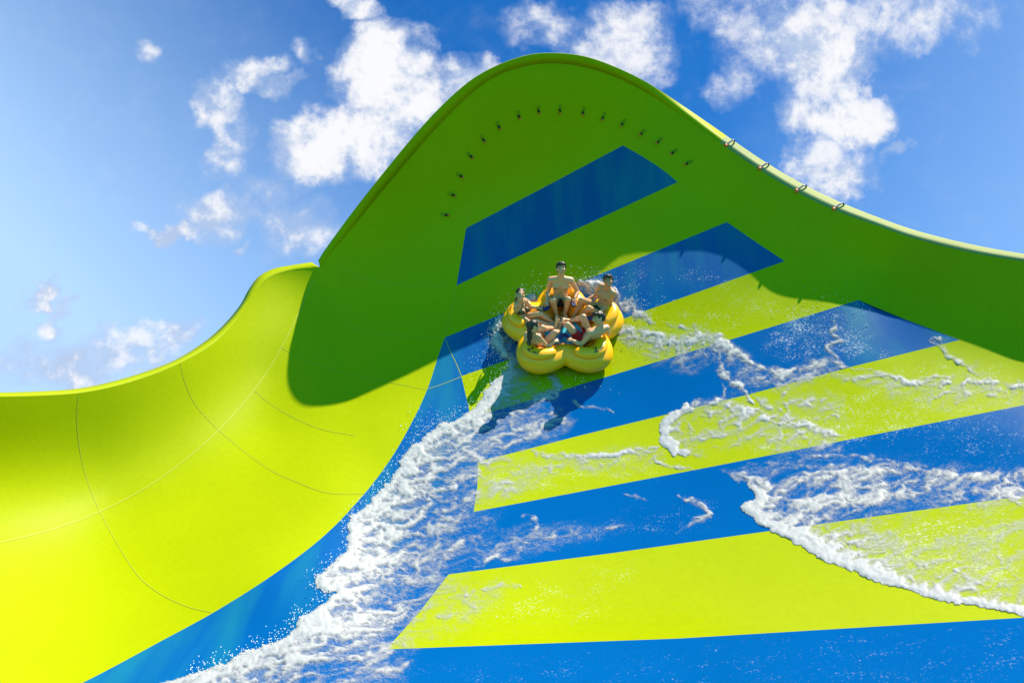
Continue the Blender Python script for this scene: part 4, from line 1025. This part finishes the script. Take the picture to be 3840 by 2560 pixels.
w = bpy.data.worlds.new('World'); scene.world = w; w.use_nodes = True
nt = w.node_tree; L = nt.links.new
bg = nt.nodes['Background']
sky = N(nt, 'ShaderNodeTexSky', sky_type='NISHITA'); sky.sun_disc = False
sky.sun_elevation = math.asin(SUN_W[2]); sky.sun_rotation = math.atan2(SUN_W[0], SUN_W[1])
sky.air_density = 1.0; sky.dust_density = 0.3; sky.ozone_density = 3.0
bg.inputs['Strength'].default_value = 0.0566

def mth(op, a, b=None, c=None, clamp=False):
    n = N(nt, 'ShaderNodeMath', operation=op); n.use_clamp = clamp
    for i, v in enumerate((a, b, c)):
        if v is None: continue
        if isinstance(v, (int, float)): n.inputs[i].default_value = v
        else: L(v, n.inputs[i])
    return n.outputs[0]
def vdot(a, v):
    n = N(nt, 'ShaderNodeVectorMath', operation='DOT_PRODUCT'); L(a, n.inputs[0]); n.inputs[1].default_value = tuple(v); return n.outputs['Value']
def cmix(f, a, b):
    n = N(nt, 'ShaderNodeMix', data_type='RGBA', clamp_factor=True)
    if isinstance(f, (int, float)): n.inputs[0].default_value = f
    else: L(f, n.inputs[0])
    for i, v in ((6, a), (7, b)):
        if isinstance(v, tuple): n.inputs[i].default_value = (*v, 1)
        else: L(v, n.inputs[i])
    return n.outputs[2]
def smooth(v, lo, hi):
    n = N(nt, 'ShaderNodeMapRange', interpolation_type='SMOOTHSTEP'); L(v, n.inputs[0])
    n.inputs[1].default_value = lo; n.inputs[2].default_value = hi; return n.outputs[0]
tc = N(nt, 'ShaderNodeTexCoord'); D = tc.outputs['Generated']
# fixed plane of the sky: direction -> (u,v) about a fixed world bearing
dF = mth('MAXIMUM', vdot(D, Fw), 0.08)
u = mth('MULTIPLY_ADD', mth('DIVIDE', vdot(D, Rw), dF), F/1000, 1.92)
v = mth('MULTIPLY_ADD', mth('DIVIDE', vdot(D, Uw), dF), -F/1000, 1.28)
uv = N(nt, 'ShaderNodeCombineXYZ'); L(u, uv.inputs[0]); L(v, uv.inputs[1])
front = smooth(vdot(D, Fw), 0.1, 0.45)
tint = N(nt, 'ShaderNodeVectorMath', operation='MULTIPLY'); L(sky.outputs[0], tint.inputs[0]); tint.inputs[1].default_value = SKY_TINT
rear = smooth(mth('MULTIPLY', vdot(D, Fw), -1.0), -.25, .6)
rb = N(nt, 'ShaderNodeVectorMath', operation='SCALE'); L(sky.outputs[0], rb.inputs[0]); L(mth('MULTIPLY', rear, REAR_FILL), rb.inputs['Scale'])
rt = N(nt, 'ShaderNodeVectorMath', operation='MULTIPLY_ADD'); L(rb.outputs[0], rt.inputs[0]); rt.inputs[1].default_value = (.12, .80, .55); L(tint.outputs[0], rt.inputs[2])
base = rt.outputs[0]
# paler sky low down and to the sides
pl = mth('MULTIPLY_ADD', u, -0.42, mth('MULTIPLY_ADD', v, 0.42, 0.63), clamp=True)
pr = mth('MULTIPLY_ADD', u, 0.40, mth('MULTIPLY_ADD', v, 0.22, -1.15), clamp=True)
pale = mth('MULTIPLY', mth('MAXIMUM', mth('POWER', pl, 1.3), mth('MULTIPLY', pr, .75)), front)
skyc = cmix(pale, base, SKY_PALE)
def noise(scale, detail, rough=.55, off=0.0, dist=0.0, lac=2.0):
    n = N(nt, 'ShaderNodeTexNoise'); n.inputs['Scale'].default_value = scale; n.inputs['Detail'].default_value = detail
    n.inputs['Roughness'].default_value = rough; n.inputs['Distortion'].default_value = dist
    a = N(nt, 'ShaderNodeVectorMath', operation='ADD'); L(uv.outputs[0], a.inputs[0]); a.inputs[1].default_value = (off, off*.7, off*.3)
    L(a.outputs[0], n.inputs['Vector']); return n.outputs['Fac']
nA = noise(3.0, 6, .6, 3.1, .3); nB = noise(8.0, 7, .68, 7.7); nC = noise(2.0, 3, .5, 12.4)
K = 3840/2352/1000
BLOBS = [  # x, y, rx, ry (picture units), strength
 (880, 170, 110, 120, 1.15), (925, 250, 100, 80, 1.1), (800, 320, 170, 75, 1.0), (715, 350, 95, 60, .8), (745, 370, 30, 25, .5), (975, 95, 45, 35, .45), (860, 60, 40, 40, .35), (815, 10, 55, 38, .75),
 (1090, 190, 110, 75, .75), (560, 165, 75, 40, .8), (505, 235, 55, 65, .75), (640, 190, 60, 22, .6), (520, 330, 45, 90, .55), (693, 133, 36, 34, .62), (345, 118, 48, 32, .62), (360, 130, 25, 14, .3),
 (398, 522, 85, 26, .85), (500, 490, 110, 55, .6), (95, 660, 52, 28, .85), (155, 695, 36, 20, .6), (135, 745, 42, 40, .7), (400, 765, 75, 45, .64), (290, 800, 150, 55, .62), (120, 830, 200, 60, .66), (700, 520, 120, 80, .6), (620, 430, 90, 60, .5), (535, 575, 22, 18, .4),
 (1450, 105, 115, 105, .8), (1370, 150, 120, 70, .7), (1250, 55, 100, 50, .62), (1300, 90, 60, 40, .4),
 (1880, 110, 130, 130, .92), (1740, 80, 120, 110, .62), (2080, 40, 190, 75, .6), (1890, 215, 70, 70, .6), (1930, 275, 140, 70, .88), (2000, 255, 80, 50, .5), (1920, 390, 110, 65, .82), (1690, 180, 60, 80, .6), (2060, 360, 22, 28, .45), (1640, 20, 90, 40, .4)]
def warp(scale, det, amt, off):
    n = N(nt, 'ShaderNodeTexNoise'); n.inputs['Scale'].default_value = scale; n.inputs['Detail'].default_value = det; n.inputs['Roughness'].default_value = .55
    a = N(nt, 'ShaderNodeVectorMath', operation='ADD'); L(uv.outputs[0], a.inputs[0]); a.inputs[1].default_value = (off, off, off); L(a.outputs[0], n.inputs['Vector'])
    sp = N(nt, 'ShaderNodeSeparateColor'); L(n.outputs['Color'], sp.inputs[0])
    return mth('MULTIPLY_ADD', sp.outputs[0], amt, -amt*.5), mth('MULTIPLY_ADD', sp.outputs[1], amt, -amt*.5)
wu, wv = warp(5.5, 4, .30, 4.4)
u0, v0 = u, v; u = mth('ADD', u, wu); v = mth('ADD', v, wv)
dens = None
for (bx, by, rx, ry, s) in BLOBS:
    du = mth('MULTIPLY_ADD', u, 1/(rx*K), -bx/rx); dv = mth('MULTIPLY_ADD', v, 1/(ry*K), -by/ry)
    r2 = mth('MULTIPLY_ADD', du, du, mth('MULTIPLY', dv, dv))
    f = mth('MULTIPLY', mth('MULTIPLY_ADD', r2, -.62, 1.0, clamp=True), s)
    dens = f if dens is None else mth('SMOOTH_MAX', dens, f, .12)
nA2 = noise(3.0, 6, .6, 3.1+.018)      # same billows, sampled a little towards the sun: gives lit tops and grey bases
dn = mth('ADD', dens, mth('MULTIPLY_ADD', nA, 1.15, mth('MULTIPLY_ADD', nB, .95, -1.05)))
gate = smooth(dens, 0.02, 0.25)
al = mth('MULTIPLY', mth('MULTIPLY', mth('MULTIPLY_ADD', smooth(dn, .20, .75), .36, mth('MULTIPLY', smooth(dn, -.2, 1.0), .64)), gate), front)
lit = mth('MULTIPLY_ADD', mth('SUBTRACT', nA, nA2), 3.2, mth('MULTIPLY_ADD', nC, .5, mth('MULTIPLY_ADD', nB, .5, mth('MULTIPLY_ADD', v0, -.18, mth('MULTIPLY', dn, .55)))))
core = smooth(lit, .45, 1.05)
cc = cmix(core, CLOUD_DARK, CLOUD_LIGHT)
L(cmix(al, skyc, cc), bg.inputs['Color'])

cam = bpy.data.cameras.new('camera'); cam.sensor_width = 36; cam.lens = F/3840*36; cam.clip_end = 10000; cam.clip_start = .05
co = link(bpy.data.objects.new('camera', cam)); co.location = CAM; co.rotation_euler = (R(90)+PITCH, 0, 0)
scene.camera = co
scene.view_settings.view_transform = 'Standard'; scene.view_settings.look = 'None'
scene.view_settings.gamma = 1; scene.view_settings.exposure = 1.0; scene.view_settings.use_curve_mapping = False

scene.cycles.max_bounces = 6; scene.cycles.diffuse_bounces = 3; scene.cycles.glossy_bounces = 2; scene.cycles.transparent_max_bounces = 8
w.cycles.sampling_method = 'MANUAL'; w.cycles.sample_map_resolution = 512
